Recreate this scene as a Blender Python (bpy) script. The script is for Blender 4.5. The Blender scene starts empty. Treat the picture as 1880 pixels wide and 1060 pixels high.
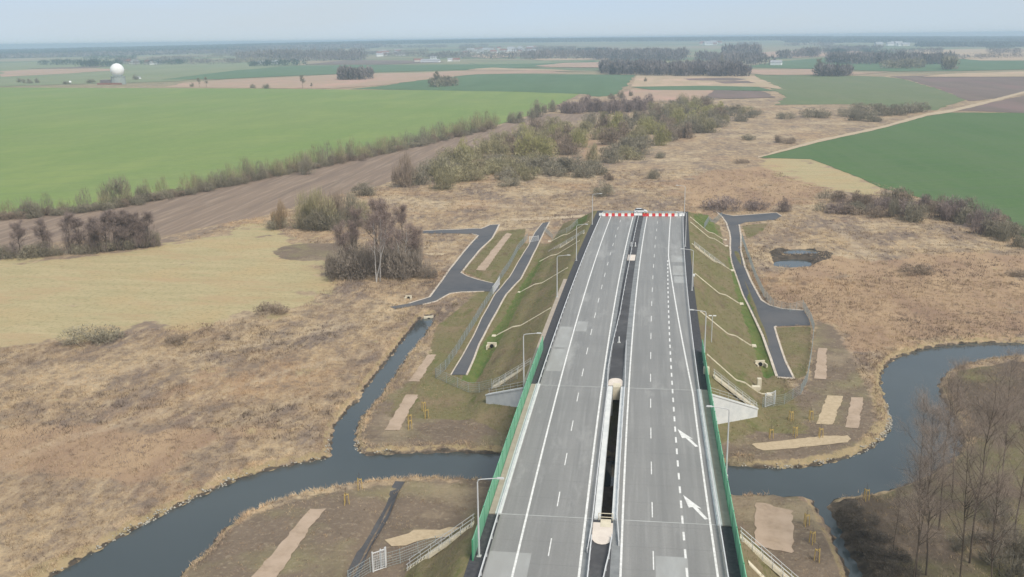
import bpy, bmesh, math, random
import numpy as np
from mathutils import Vector, Matrix
from mathutils.geometry import delaunay_2d_cdt
SC = bpy.context.scene
COL = SC.collection
PI = math.pi
rng = np.random.default_rng(7)
random.seed(7)

# ------------------------------------------------------------------ camera
F = 1750.0                      # focal length in pixels of a 1880 px wide frame
ZR = 7.0                        # level of the carriageways above the meadow
HC = ZR + 57.1                  # drone height
def _n(v): return v / np.linalg.norm(v)
_r1 = np.array([(1177 - 940) / F, (68.3 - 530) / F, 1.0])      # where the road points to
_r2 = np.array([(0 - 940) / F, (83.0 - 530) / F, 1.0])         # another point of the level horizon
_dy = _n(_r1)
_up = _n(np.cross(_r1, _r2));  _up = _up if _up[1] < 0 else -_up
_dx = np.cross(_dy, _up);      # world X in camera axes (x right, y down, z ahead)
_dx = _dx if _dx[0] > 0 else -_dx
M = np.stack([_dx, _dy, _up])                                  # rows: world axes in camera axes
CAM = np.array([-1.25, 0.0, HC])
right_w, down_w, fwd_w = M[:, 0], M[:, 1], M[:, 2]
cd = bpy.data.cameras.new('camera'); cam = bpy.data.objects.new('camera', cd); COL.objects.link(cam)
cd.sensor_fit = 'HORIZONTAL'; cd.sensor_width = 36.0; cd.lens = 36.0 * F / 1880.0
cd.clip_start = 0.5; cd.clip_end = 60000
cam.matrix_world = Matrix(((right_w[0], -down_w[0], -fwd_w[0], CAM[0]), (right_w[1], -down_w[1], -fwd_w[1], CAM[1]),
                           (right_w[2], -down_w[2], -fwd_w[2], CAM[2]), (0, 0, 0, 1)))
SC.camera = cam

# ------------------------------------------------------------------ sky, sun, exposure
SUN_EL, SUN_AZ = math.radians(50), math.radians(138)           # azimuth clockwise from +Y
W = bpy.data.worlds.new('World'); SC.world = W; W.use_nodes = True
wn = W.node_tree; bg = wn.nodes['Background']
sky = wn.nodes.new('ShaderNodeTexSky'); sky.sky_type = 'NISHITA'; sky.sun_disc = False
sky.sun_elevation = SUN_EL; sky.sun_rotation = SUN_AZ; sky.air_density = 0.5; sky.dust_density = 1.0; sky.ozone_density = 2.2
tcw = wn.nodes.new('ShaderNodeTexCoord'); va = wn.nodes.new('ShaderNodeVectorMath'); va.operation = 'ADD'; va.inputs[1].default_value = (0, 0, .03)
wn.links.new(tcw.outputs['Generated'], va.inputs[0]); wn.links.new(va.outputs[0], sky.inputs[0])
_mp = wn.nodes.new('ShaderNodeMapping'); _mp.inputs['Scale'].default_value = (1.2, 1.2, 9); wn.links.new(tcw.outputs['Generated'], _mp.inputs[0])
_nz = wn.nodes.new('ShaderNodeTexNoise'); _nz.inputs['Scale'].default_value = 2.2; _nz.inputs['Detail'].default_value = 4; wn.links.new(_mp.outputs[0], _nz.inputs['Vector'])
_mr = wn.nodes.new('ShaderNodeMapRange'); _mr.inputs[1].default_value = .3; _mr.inputs[2].default_value = .7; _mr.inputs[3].default_value = .66; _mr.inputs[4].default_value = .90; wn.links.new(_nz.outputs[0], _mr.inputs[0])
_mx0 = wn.nodes.new('ShaderNodeMix'); _mx0.data_type = 'RGBA'; _mx0.inputs[7].default_value = (3.3, 3.68, 3.95, 1)     # thin cloud veil
wn.links.new(_mr.outputs[0], _mx0.inputs[0]); wn.links.new(sky.outputs[0], _mx0.inputs[6]); wn.links.new(_mx0.outputs[2], bg.inputs['Color']); bg.inputs['Strength'].default_value = 0.105
sl = bpy.data.lights.new('sun', 'SUN'); sl.energy = 2.1; sl.angle = math.radians(26); sl.color = (1.0, 0.92, 0.80)
so = bpy.data.objects.new('sun', sl); COL.objects.link(so)
sd = Vector((math.sin(SUN_AZ) * math.cos(SUN_EL), math.cos(SUN_AZ) * math.cos(SUN_EL), math.sin(SUN_EL)))
so.rotation_euler = sd.to_track_quat('Z', 'Y').to_euler()
SC.view_settings.view_transform = 'Standard'; SC.view_settings.look = 'None'
SC.view_settings.exposure = 0.78; SC.view_settings.gamma = 1.0
SC.cycles.max_bounces = 6; SC.cycles.diffuse_bounces = 4; SC.cycles.glossy_bounces = 2
SC.cycles.transmission_bounces = 3; SC.cycles.volume_bounces = 2; SC.cycles.transparent_max_bounces = 6

# ------------------------------------------------------------------ terrain functions
_az0 = math.atan2(fwd_w[0], fwd_w[1])
SKY_X = [-400, 0, 240, 480, 700, 950, 1210, 1420, 1880, 2300]
SKY_Z = [6, 8, 18, 31, 42, 48, 43, 39, 12, 4]
def far_rise(x, y):
    d = np.hypot(x, y)
    a = np.clip(np.arctan2(x, np.maximum(y, 1e-3)) - _az0, -1.2, 1.2)
    px = 940 + 1810 * np.tan(a)
    t = np.clip((d - 2300) / 7700, 0, 1); t = t * t * (3 - 2 * t)
    z = np.interp(px, SKY_X, SKY_Z) * t
    z = z - np.maximum(d - 10200, 0) * 0.03
    return np.where(y > 0, z, 0)
def shift(y): return 1e-4 * np.maximum(np.asarray(y, float) - 107, 0) ** 2     # the road bends gently to the right
XL, XR, RUNL, RUNR = -20.4, 11.7, 12.4, 11.0
Y0, Y1, YEND = 106.0, 152.0, 322.0
def emb(x, y):
    xs = x - shift(y)
    h = np.minimum(1, np.minimum(1 - (XL - xs) / np.interp(y, [105, 160, 200], [8.7, 10.8, 12.4]), 1 - (xs - XR) / np.interp(y, [105, 160, 200], [8.0, 9.6, 11.0])))
    # a flatter bench half way down each slope
    h = np.where((h < .45) & (h > .3), .3 + (h - .3) * .35, np.where(h >= .45, .3525 + (h - .45) * (1 - .3525) / .55, h))
    e = np.where(y > 200, 1 - (y - YEND) / 12.0, 1)
    h = np.minimum(h, np.minimum(e, 1))
    # the fill stops at the splayed wing walls; an earth cone lies in front of them
    ys = 152.5 + np.where(x < -19.3, np.clip((-19.3 - x) / 7.7, 0, 1) * 6.6, np.clip((x - 11.3) / 8.4, 0, 1) * 6.9)
    hb = np.interp(x, [-27, -19.3, 11.3, 20], [2.5, 4.2, 1.8, 1.0]) / ZR
    cone = np.minimum(hb, h) * np.clip(1 - (ys - y) / 10.0, 0, 1)
    h = np.where((y > Y0) & (y < ys), cone, h)
    return np.clip(h, 0, 1) * ZR
def P(px, py, z=0.0):
    d = right_w * ((px - 940) / F) + down_w * ((py - 530) / F) + fwd_w
    if d[2] > -1e-4: d[2] = -1e-4
    zz = z
    for _ in range(30):
        t = (zz - HC) / d[2]
        t = min(t, 14000.0)
        p = CAM + d * t
        nz = z + float(far_rise(p[0], p[1]))
        if abs(nz - zz) < 0.01: break
        zz = .5 * zz + .5 * nz
    return np.array([p[0], p[1], zz])
def depth(p): return float((np.asarray(p) - CAM) @ fwd_w)
def Ppoly(pts, z=0.0): return np.array([P(a, b, z)[:2] for a, b in pts])
def inside(poly, x, y):
    r = np.zeros(x.shape, bool); n = len(poly); j = n - 1
    for i in range(n):
        xi, yi = poly[i]; xj, yj = poly[j]
        c = ((yi > y) != (yj > y)) & (x < (xj - xi) * (y - yi) / (yj - yi + 1e-12) + xi)
        r ^= c; j = i
    return r
def dist_to(poly, x, y, closed=True):
    best = np.full(x.shape, 1e9); n = len(poly)
    for i in range(n if closed else n - 1):
        a = poly[i]; b = poly[(i + 1) % n]; ab = b - a; L = ab @ ab + 1e-12
        t = np.clip(((x - a[0]) * ab[0] + (y - a[1]) * ab[1]) / L, 0, 1)
        best = np.minimum(best, np.hypot(x - a[0] - t * ab[0], y - a[1] - t * ab[1]))
    return best
def sdf(poly, x, y):
    d = dist_to(poly, x, y); return np.where(inside(poly, x, y), -d, d)
def smooth(pts, it=2):
    p = np.array(pts, float)
    for _ in range(it):
        q = np.roll(p, -1, 0)
        p = np.stack([.75 * p + .25 * q, .25 * p + .75 * q], 1).reshape(-1, 2)
    return p
WL = -1.1                                                       # water level
river_px = [(30,1100),(95,1060),(160,1022),(215,990),(250,972),(300,945),(350,920),(400,897),(450,877),(500,862),(560,850),(606,843),(607,826),
 (611,800),(620,775),(640,752),(660,735),(668,720),(680,703),(700,678),(720,653),(740,626),(760,600),(776,581),(800,579),(788,602),(768,630),(746,655),
 (727,685),(710,708),(694,733),(676,752),(657,775),(649,800),(650,820),(662,836),(700,836),(760,833),(830,831),(880,833),(930,836),(1140,846),(1340,855),
 (1370,858),(1420,861),(1460,860),(1500,855),(1545,845),(1590,830),(1625,805),(1638,780),(1632,755),(1622,725),(1617,700),(1622,680),(1640,660),(1675,647),
 (1720,637),(1780,631),(1830,629),(1900,631),(1990,635),(1990,664),(1900,656),(1850,658),(1810,663),(1770,670),(1740,684),(1724,700),(1722,715),(1728,730),
 (1742,755),(1755,780),(1764,805),(1762,830),(1740,852),(1700,876),(1660,893),(1615,905),(1590,910),(1560,914),(1530,917),(1518,921),(1530,950),(1545,985),
 (1562,1020),(1582,1060),(1606,1110),(1585,1110),(1560,1060),(1545,1020),(1527,985),(1510,950),(1494,919),(1480,915),(1440,913),(1400,912),(1340,911),
 (1140,898),(930,884),(900,883),(850,882),(800,880),(760,878),(715,882),(690,885),(650,891),(600,899),(560,908),(520,918),(480,931),(440,950),(410,973),
 (390,997),(368,1022),(342,1045),(325,1062),(300,1100)]
river = Ppoly(smooth(river_px, 1), WL)
pond = Ppoly(smooth([(1418,485),(1428,478),(1470,476),(1490,482),(1490,491),(1455,494),(1426,492)], 1), -0.8)
pond2 = Ppoly(smooth([(1436,462),(1462,457),(1496,459),(1510,466),(1472,470),(1440,468)], 1), -0.8)
ditches = [Ppoly([(715,905),(700,950),(668,1000),(650,1060)]), Ppoly([(1345,462),(1362,520),(1385,590),(1402,640),(1412,690)]) + [-.6, 0],
           Ppoly([(862,700),(905,630),(940,570),(965,520),(985,480)]) + [1.0, 0]]
def base_z(x, y):
    z = 0.10 * np.sin(x * .13 + 1.3 * np.sin(y * .07)) * np.sin(y * .11 + .5) + .05 * np.sin(x * .51 + y * .33)
    z = z * np.clip((110 - np.abs(x)) / 20, 0, 1) * np.clip((345 - y) / 20, 0, 1)
    near = (np.abs(x) < 140) & (y > 60) & (y < 420)
    xx, yy = x[near], y[near]
    zz = z[near]
    s = sdf(river, xx, yy)
    s = s + .25 * np.sin(xx * 1.9 + yy * .7) + .2 * np.sin(yy * 2.3 - xx * 1.1)
    bank = np.clip(WL + .62 * s, -2.6, 5)
    zz = np.minimum(zz, bank)
    for q in (pond, pond2):
        sp = sdf(q, xx, yy); zz = np.minimum(zz, np.clip(-.8 + .5 * sp, -1.6, 5))
    for q, w, dp in zip(ditches, (1.0, 1.3, 1.1), (.8, .7, .7)):
        dd = dist_to(q, xx, yy, False); zz = np.minimum(zz, -dp + np.maximum(dd - .3, 0) * dp / w)
    z[near] = zz
    return z
def T(x, y):
    x = np.atleast_1d(np.asarray(x, float)); y = np.atleast_1d(np.asarray(y, float))
    z = np.maximum(base_z(x, y), np.where(emb(x, y) > 0.02, emb(x, y), -9)) + far_rise(x, y)
    return z
def T1(x, y): return float(T(x, y)[0])

# ------------------------------------------------------------------ object helpers
def tag(o, label=None, cat=None, group=None, kind=None):
    if label: o['label'] = label
    if cat: o['category'] = cat
    if group: o['group'] = group
    if kind: o['kind'] = kind
    return o
def empty(name, loc, rz=0):
    o = bpy.data.objects.new(name, None); o.empty_display_size = .3
    o.location = loc; o.rotation_euler = (0, 0, rz); COL.objects.link(o); return o
def copy_tree(o, parent=None):
    c = o.copy(); COL.objects.link(c)
    if parent is not None: c.parent = parent
    for ch in list(o.children): copy_tree(ch, c)
    return c
def mesh_np(name, v, faces, m, parent=None, tint=None, cols=None, smooth_=False, link=True):
    """faces: (M,k) int array"""
    me = bpy.data.meshes.new(name)
    v = np.asarray(v, np.float32); faces = np.asarray(faces, np.int32); k = faces.shape[1]
    me.vertices.add(len(v)); me.vertices.foreach_set('co', v.ravel())
    me.loops.add(faces.size); me.loops.foreach_set('vertex_index', faces.ravel())
    me.polygons.add(len(faces))
    me.polygons.foreach_set('loop_start', np.arange(0, faces.size, k, dtype=np.int32))
    me.polygons.foreach_set('loop_total', np.full(len(faces), k, np.int32))
    if smooth_: me.polygons.foreach_set('use_smooth', np.ones(len(faces), bool))
    if tint is not None:
        a = me.attributes.new('tint', 'FLOAT', 'POINT'); a.data.foreach_set('value', np.asarray(tint, np.float32))
    for nm, c in (cols or {}).items():
        a = me.attributes.new(nm, 'FLOAT_COLOR', 'POINT'); a.data.foreach_set('color', np.asarray(c, np.float32).ravel())
    me.update(calc_edges=True); me.validate()
    if m is not None: me.materials.append(m)
    if not link: return me
    o = bpy.data.objects.new(name, me); COL.objects.link(o)
    if parent is not None: o.parent = parent
    return o
class MB:
    def __init__(s): s.v = []; s.f = []
    def add(s, v, f):
        b = len(s.v); s.v += [tuple(map(float, q)) for q in v]; s.f += [tuple(i + b for i in q) for q in f]; return s
    def box(s, c, d, rz=0, taper=1.0):
        x, y, z = d[0] / 2, d[1] / 2, d[2] / 2; ca, sa = math.cos(rz), math.sin(rz); o = []
        for sz in (-1, 1):
            k = taper if sz > 0 else 1
            for sx, sy in ((-1, -1), (1, -1), (1, 1), (-1, 1)):
                a, b = sx * x * k, sy * y * k; o.append((c[0] + a * ca - b * sa, c[1] + a * sa + b * ca, c[2] + sz * z))
        return s.add(o, [(3, 2, 1, 0), (4, 5, 6, 7), (0, 1, 5, 4), (1, 2, 6, 5), (2, 3, 7, 6), (3, 0, 4, 7)])
    def tube(s, pts, r, n=6, cap=True):
        pts = [np.array(p, float) for p in pts]; rr = r if hasattr(r, '__len__') else [r] * len(pts)
        rings = []
        for i, p in enumerate(pts):
            d = _n(pts[min(i + 1, len(pts) - 1)] - pts[max(i - 1, 0)] + 1e-9)
            a = np.cross(d, (0, 0, 1) if abs(d[2]) < .9 else (0, 1, 0)); a = _n(a); b = np.cross(d, a)
            rings.append([p + rr[i] * (math.cos(2 * PI * k / n) * a + math.sin(2 * PI * k / n) * b) for k in range(n)])
        v = [q for g in rings for q in g]; f = []
        for i in range(len(pts) - 1):
            for k in range(n):
                f.append((i * n + k, i * n + (k + 1) % n, (i + 1) * n + (k + 1) % n, (i + 1) * n + k))
        if cap: f += [tuple(range(n))[::-1], tuple((len(pts) - 1) * n + k for k in range(n))]
        return s.add(v, f)
    def sweep(s, prof, ys, fx=None, fz=None, cap=True):
        """profile (x,z) closed, swept along the road's Y"""
        n = len(prof); v = []; f = []
        for y in ys:
            ox = float(shift(y)) + (fx(y) if fx else 0); oz = fz(y) if fz else 0
            v += [(x + ox, y, z + oz) for x, z in prof]
        for i in range(len(ys) - 1):
            for k in range(n): f.append((i * n + k, i * n + (k + 1) % n, (i + 1) * n + (k + 1) % n, (i + 1) * n + k))
        if cap: f += [tuple(range(n))[::-1], tuple((len(ys) - 1) * n + k for k in range(n))]
        return s.add(v, f)
    def lathe(s, prof, n=16, c=(0, 0, 0)):
        v = []; f = []
        for r, z in prof: v += [(c[0] + r * math.cos(2 * PI * k / n), c[1] + r * math.sin(2 * PI * k / n), c[2] + z) for k in range(n)]
        for i in range(len(prof) - 1):
            for k in range(n): f.append((i * n + k, i * n + (k + 1) % n, (i + 1) * n + (k + 1) % n, (i + 1) * n + k))
        f += [tuple(range(n))[::-1], tuple((len(prof) - 1) * n + k for k in range(n))]
        return s.add(v, f)
    def build(s, name, m, parent=None, smooth_=False, bevel=0):
        me = bpy.data.meshes.new(name); me.from_pydata(s.v, [], s.f); me.update()
        bm = bmesh.new(); bm.from_mesh(me); bmesh.ops.recalc_face_normals(bm, faces=bm.faces)
        if bevel: bmesh.ops.bevel(bm, geom=list(bm.edges), offset=bevel, segments=1, affect='EDGES')
        bm.to_mesh(me); bm.free()
        if smooth_: me.polygons.foreach_set('use_smooth', np.ones(len(me.polygons), bool))
        me.materials.append(m); o = bpy.data.objects.new(name, me); COL.objects.link(o)
        if parent is not None: o.parent = parent
        return o

# ------------------------------------------------------------------ materials
def _mix(nt, fac, a, b, mode='MIX'):
    n = nt.nodes.new('ShaderNodeMix'); n.data_type = 'RGBA'; n.blend_type = mode
    for s_, v in ((n.inputs[0], fac), (n.inputs[6], a), (n.inputs[7], b)):
        if isinstance(v, bpy.types.NodeSocket): nt.links.new(v, s_)
        elif s_.type == 'RGBA': s_.default_value = (*v[:3], 1)
        else: s_.default_value = v
    return n.outputs[2]
def _math(nt, op, a, b=0.0, clamp=False):
    n = nt.nodes.new('ShaderNodeMath'); n.operation = op; n.use_clamp = clamp
    for s_, v in ((n.inputs[0], a), (n.inputs[1], b)):
        if isinstance(v, bpy.types.NodeSocket): nt.links.new(v, s_)
        else: s_.default_value = v
    return n.outputs[0]
def _coord(nt, scale=(1, 1, 1), rot=0.0):
    tc = nt.nodes.new('ShaderNodeTexCoord'); mp = nt.nodes.new('ShaderNodeMapping')
    mp.inputs['Scale'].default_value = scale; mp.inputs['Rotation'].default_value = (0, 0, rot)
    nt.links.new(tc.outputs['Object'], mp.inputs['Vector']); return mp.outputs[0]
def _noise(nt, co, scale, detail=3.0, lo=.35, hi=.65, rough=.55):
    n = nt.nodes.new('ShaderNodeTexNoise'); n.inputs['Scale'].default_value = scale; n.inputs['Detail'].default_value = detail
    n.inputs['Roughness'].default_value = rough
    nt.links.new(co, n.inputs['Vector'])
    r = nt.nodes.new('ShaderNodeMapRange'); r.inputs[1].default_value = lo; r.inputs[2].default_value = hi
    nt.links.new(n.outputs[0], r.inputs[0]); return r.outputs[0]
def newmat(name, rough=.85, spec=.25):
    m = bpy.data.materials.new(name); m.use_nodes = True; b = m.node_tree.nodes['Principled BSDF']
    b.inputs['Roughness'].default_value = rough; b.inputs['Specular IOR Level'].default_value = spec
    return m, m.node_tree, b
def flat(name, c, c2=None, scale=1.0, rough=.8, spec=.25, metal=0, stretch=(1, 1, 1), c3=None, scale3=.1):
    m, nt, b = newmat(name, rough, spec); b.inputs['Metallic'].default_value = metal
    c2 = c2 or tuple(x * .8 for x in c)
    co = _coord(nt, stretch)
    out = _mix(nt, _noise(nt, co, scale), c, c2)
    if c3: out = _mix(nt, _noise(nt, co, scale3, 2), out, c3)
    nt.links.new(out, b.inputs['Base Color']); return m
def field_mat(name, a, b_, c=None, rows=0.0, ang=0.0, big=.012, fine=.35, rowamp=.5, tram=0):
    """crop or ploughed field: large soft patches, fine grain and drill rows along one direction"""
    m, nt, bs = newmat(name, .95, .1)
    co = _coord(nt); cs = _coord(nt, (1, .03, 1), ang)
    out = _mix(nt, _noise(nt, co, big, 4, .3, .7), a, b_)
    out = _mix(nt, _math(nt, 'MULTIPLY', _noise(nt, cs, rows or .12, 2, .35, .7), rowamp), out, c or tuple(.7 * x for x in b_))
    out = _mix(nt, _math(nt, 'MULTIPLY', _noise(nt, co, fine, 3), .3), out, tuple(.75 * x for x in a))
    out = _mix(nt, _math(nt, 'MULTIPLY', _noise(nt, _coord(nt, (1, .4, 1), ang), big * 2.3, 6, .48, .64, .7), .7), out, tuple(min(1, q) for q in (a[0] * 1.25, a[1] * 1.08, a[2] * 1.2)))
    if tram:
        sp = nt.nodes.new('ShaderNodeSeparateXYZ'); nt.links.new(_coord(nt, (1, 1, 1), ang), sp.inputs[0])
        w1 = _math(nt, 'PINGPONG', sp.outputs[0], tram); l1 = _math(nt, 'LESS_THAN', _math(nt, 'ABSOLUTE', _math(nt, 'SUBTRACT', w1, 1.1)), .45)
        out = _mix(nt, _math(nt, 'MULTIPLY', l1, .6), out, tuple(.6 * q + .06 for q in a))
    nt.links.new(out, bs.inputs['Base Color']); return m
def reed_col(nt):
    co = _coord(nt); st = _coord(nt, (1, .32, 1), .9)
    reed = _mix(nt, _noise(nt, st, .085, 7, .38, .62, .75), (.475, .358, .225), (.275, .205, .148))
    reed = _mix(nt, _math(nt, 'MULTIPLY', _noise(nt, co, .03, 5, .5, .64), .8), reed, (.56, .445, .295))
    reed = _mix(nt, _math(nt, 'MULTIPLY', _noise(nt, _coord(nt, (1, .5, 1), 2.2), .055, 7, .50, .60, .78), .8), reed, (.205, .165, .145))
    reed = _mix(nt, _math(nt, 'MULTIPLY', _noise(nt, co, .022, 4, .54, .66), .55), reed, (.44, .29, .17))
    reed = _mix(nt, _math(nt, 'MULTIPLY', _noise(nt, co, .19, 7, .47, .60, .78), .65), reed, (.175, .14, .118))
    reed = _mix(nt, _math(nt, 'MULTIPLY', _noise(nt, co, .35, 5, .5, .72, .7), .6), reed, (.19, .145, .11))
    reed = _mix(nt, _math(nt, 'MULTIPLY', _noise(nt, st, .5, 4, .52, .7), .6), reed, (.54, .42, .275))
    reed = _mix(nt, _math(nt, 'MULTIPLY', _noise(nt, co, 1.6, 3, .52, .75), .5), reed, (.16, .12, .09))
    return reed
def ground_mat():
    m, nt, b = newmat('ground', .97, .08)
    def attr(n):
        a = nt.nodes.new('ShaderNodeAttribute'); a.attribute_name = n
        s = nt.nodes.new('ShaderNodeSeparateColor'); nt.links.new(a.outputs['Color'], s.inputs[0]); return s.outputs
    A, B, C = attr('zone_a'), attr('zone_b'), attr('zone_c')
    co = _coord(nt); st = _coord(nt, (1, .35, 1), .9)
    out = None
    reed = reed_col(nt)
    st = _coord(nt, (1, .35, 1), .9)
    def blend(mask, col, prev, fr=.5, s=.5):
        k = _math(nt, 'ADD', mask, _math(nt, 'MULTIPLY', _math(nt, 'SUBTRACT', _noise(nt, co, s, 4, .25, .75), .5), fr))
        r = nt.nodes.new('ShaderNodeMapRange'); r.inputs[1].default_value = .38; r.inputs[2].default_value = .62; r.interpolation_type = 'SMOOTHSTEP'
        nt.links.new(k, r.inputs[0]); return _mix(nt, r.outputs[0], prev, col)
    mown = _mix(nt, _noise(nt, _coord(nt, (.25, 1, 1), .25), .25, 5, .3, .7), (.47, .39, .235), (.38, .33, .19))
    mown = _mix(nt, _math(nt, 'MULTIPLY', _noise(nt, co, .05, 5, .5, .65), .7), mown, (.45, .345, .195))
    mown = _mix(nt, _math(nt, 'MULTIPLY', _noise(nt, co, .8, 5, .50, .66, .7), .6), mown, (.24, .22, .12))
    mown = _mix(nt, _math(nt, 'MULTIPLY', _noise(nt, _coord(nt, (.3, 1, 1), .25), .10, 6, .5, .62, .75), .65), mown, (.43, .315, .19))
    soil = _mix(nt, _noise(nt, co, .12, 6, .3, .7, .65), (.225, .175, .132), (.155, .122, .094))
    soil = _mix(nt, _math(nt, 'MULTIPLY', _noise(nt, co, .07, 5, .5, .64), .7), soil, (.25, .225, .125))
    soil = _mix(nt, _math(nt, 'MULTIPLY', _noise(nt, co, 1.3, 4, .55, .75), .6), soil, (.39, .325, .235))
    slope = _mix(nt, _noise(nt, co, .16, 6, .3, .7, .65), (.21, .172, .105), (.175, .17, .08))
    slope = _mix(nt, _math(nt, 'MULTIPLY', _noise(nt, co, .11, 5, .5, .66), .8), slope, (.25, .19, .125))
    slope = _mix(nt, _math(nt, 'MULTIPLY', _noise(nt, co, 1.2, 3, .5, .75), .5), slope, (.12, .12, .055))
    slope = _mix(nt, _math(nt, 'MULTIPLY', _noise(nt, _coord(nt, (1, .3, 1)), .30, 6, .54, .66, .75), .8), slope, (.115, .135, .045))
    slope = _mix(nt, _math(nt, 'MULTIPLY', _noise(nt, _coord(nt, (1, .45, 1), .4), .22, 6, .55, .68, .75), .8), slope, (.15, .11, .078))
    slope = _mix(nt, _math(nt, 'MULTIPLY', _noise(nt, co, .5, 6, .58, .7, .75), .6), slope, (.33, .26, .17))
    soil = _mix(nt, _math(nt, 'MULTIPLY', _noise(nt, co, .3, 6, .56, .68, .75), .6), soil, (.135, .105, .08))
    soil = _mix(nt, _math(nt, 'MULTIPLY', _noise(nt, co, .045, 6, .52, .62, .7), .6), soil, (.34, .275, .19))
    green = _mix(nt, _noise(nt, co, .3, 5), (.10, .15, .045), (.155, .175, .065))
    wood = _mix(nt, _noise(nt, co, .14, 6, .3, .7, .65), (.145, .112, .086), (.10, .082, .062))
    wood = _mix(nt, _math(nt, 'MULTIPLY', _noise(nt, co, .05, 5, .48, .62), .8), wood, (.19, .18, .085))
    wood = _mix(nt, _math(nt, 'MULTIPLY', _noise(nt, st, .8, 4, .55, .72), .5), wood, (.26, .205, .15))
    red = _mix(nt, _noise(nt, st, .07, 6, .35, .65, .7), (.30, .205, .145), (.44, .315, .20))
    bank = _mix(nt, _noise(nt, co, .5, 5), (.38, .29, .175), (.30, .245, .145))
    track = _mix(nt, _noise(nt, _coord(nt, (1, .04, 1), -1.06), .16, 4, .3, .7), (.285, .215, .165), (.20, .155, .125))
    track = _mix(nt, _math(nt, 'MULTIPLY', _noise(nt, _coord(nt, (1, .06, 1), -1.06), .5, 3, .5, .7), .6), track, (.38, .30, .23))
    mud = _mix(nt, _noise(nt, co, .6, 5), (.055, .048, .042), (.12, .10, .08))
    farc = _mix(nt, _noise(nt, _coord(nt, (1, .5, 1), .3), .0016, 4, .35, .65), (.215, .24, .135), (.33, .265, .19))
    farc = _mix(nt, _noise(nt, _coord(nt, (.35, 1, 1), .2), .0028, 3, .5, .56), farc, (.15, .19, .115))
    out = blend(C[0], red, reed, 1.5, .05)
    D = attr('zone_d'); out = _mix(nt, D[0], out, farc)
    out = _mix(nt, _math(nt, 'MULTIPLY', _math(nt, 'MULTIPLY', D[1], _noise(nt, co, .12, 4, .3, .6)), .6), out, (.50, .40, .285))
    out = blend(A[1], mown, out, 1.3, .1)
    out = blend(B[1], track, out, .25, .3)
    out = blend(A[0], soil, out, .5, .35)
    out = blend(B[2], wood, out, .5, .3)
    out = blend(A[2], slope, out, .3, .8)
    out = blend(B[0], green, out, .7, .35)
    out = blend(C[1], bank, out, .5, .7)
    out = blend(C[2], mud, out, .6, .8)
    nt.links.new(out, b.inputs['Base Color'])
    bp = nt.nodes.new('ShaderNodeBump'); bp.inputs['Strength'].default_value = .5; bp.inputs['Distance'].default_value = .5
    nt.links.new(_noise(nt, co, 1.2, 5, .2, .8, .7), bp.inputs['Height']); nt.links.new(bp.outputs[0], b.inputs['Normal'])
    return m
def pave_mat(name, base, dark, light, xs):
    """brushed concrete carriageway: wheel tracks along the road, stains, cross joints"""
    m, nt, b = newmat(name, .5, .5)
    co = _coord(nt); lon = _coord(nt, (1, .008, 1))
    out = _mix(nt, _noise(nt, lon, .55, 3, .3, .7), base, dark)
    out = _mix(nt, _math(nt, 'MULTIPLY', _noise(nt, _coord(nt, (1, .03, 1)), 1.7, 3, .5, .75), .55), out, light)
    out = _mix(nt, _math(nt, 'MULTIPLY', _noise(nt, co, .07, 5, .45, .7), .5), out, dark)
    out = _mix(nt, _math(nt, 'MULTIPLY', _noise(nt, _coord(nt, (1, .25, 1)), .13, 6, .56, .7, .7), .7), out, tuple(1.12 * x for x in light))
    out = _mix(nt, _math(nt, 'MULTIPLY', _noise(nt, co, 5, 3, .4, .7), .18), out, tuple(.6 * x for x in dark))
    sx = nt.nodes.new('ShaderNodeSeparateXYZ'); nt.links.new(_coord(nt), sx.inputs[0])
    w = _math(nt, 'PINGPONG', sx.outputs[1], 2.5); j = _math(nt, 'LESS_THAN', w, .035)
    out = _mix(nt, _math(nt, 'MULTIPLY', j, .35), out, tuple(.45 * x for x in dark))
    nt.links.new(out, b.inputs['Base Color']); return m
def leaf_mat(name):
    m, nt, b = newmat(name, .9, .1)
    oi = nt.nodes.new('ShaderNodeObjectInfo'); at = nt.nodes.new('ShaderNodeAttribute'); at.attribute_name = 'tint'
    r = nt.nodes.new('ShaderNodeMapRange'); r.inputs[3].default_value = .45; r.inputs[4].default_value = 1.5
    nt.links.new(at.outputs['Fac'], r.inputs[0])
    out = _mix(nt, 1.0, oi.outputs['Color'], r.outputs[0], 'MULTIPLY')
    nt.links.new(out, b.inputs['Base Color']); return m
def tint_mat(name, stops):
    m, nt, b = newmat(name, .95, .08)
    at = nt.nodes.new('ShaderNodeAttribute'); at.attribute_name = 'tint'
    cr = nt.nodes.new('ShaderNodeValToRGB'); e = cr.color_ramp.elements
    for i, (p, c) in enumerate(stops):
        el = e[i] if i < 2 else e.new(p)
        el.position = p; el.color = (*c, 1)
    nt.links.new(at.outputs['Fac'], cr.inputs[0]); nt.links.new(cr.outputs[0], b.inputs['Base Color']); return m

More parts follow.
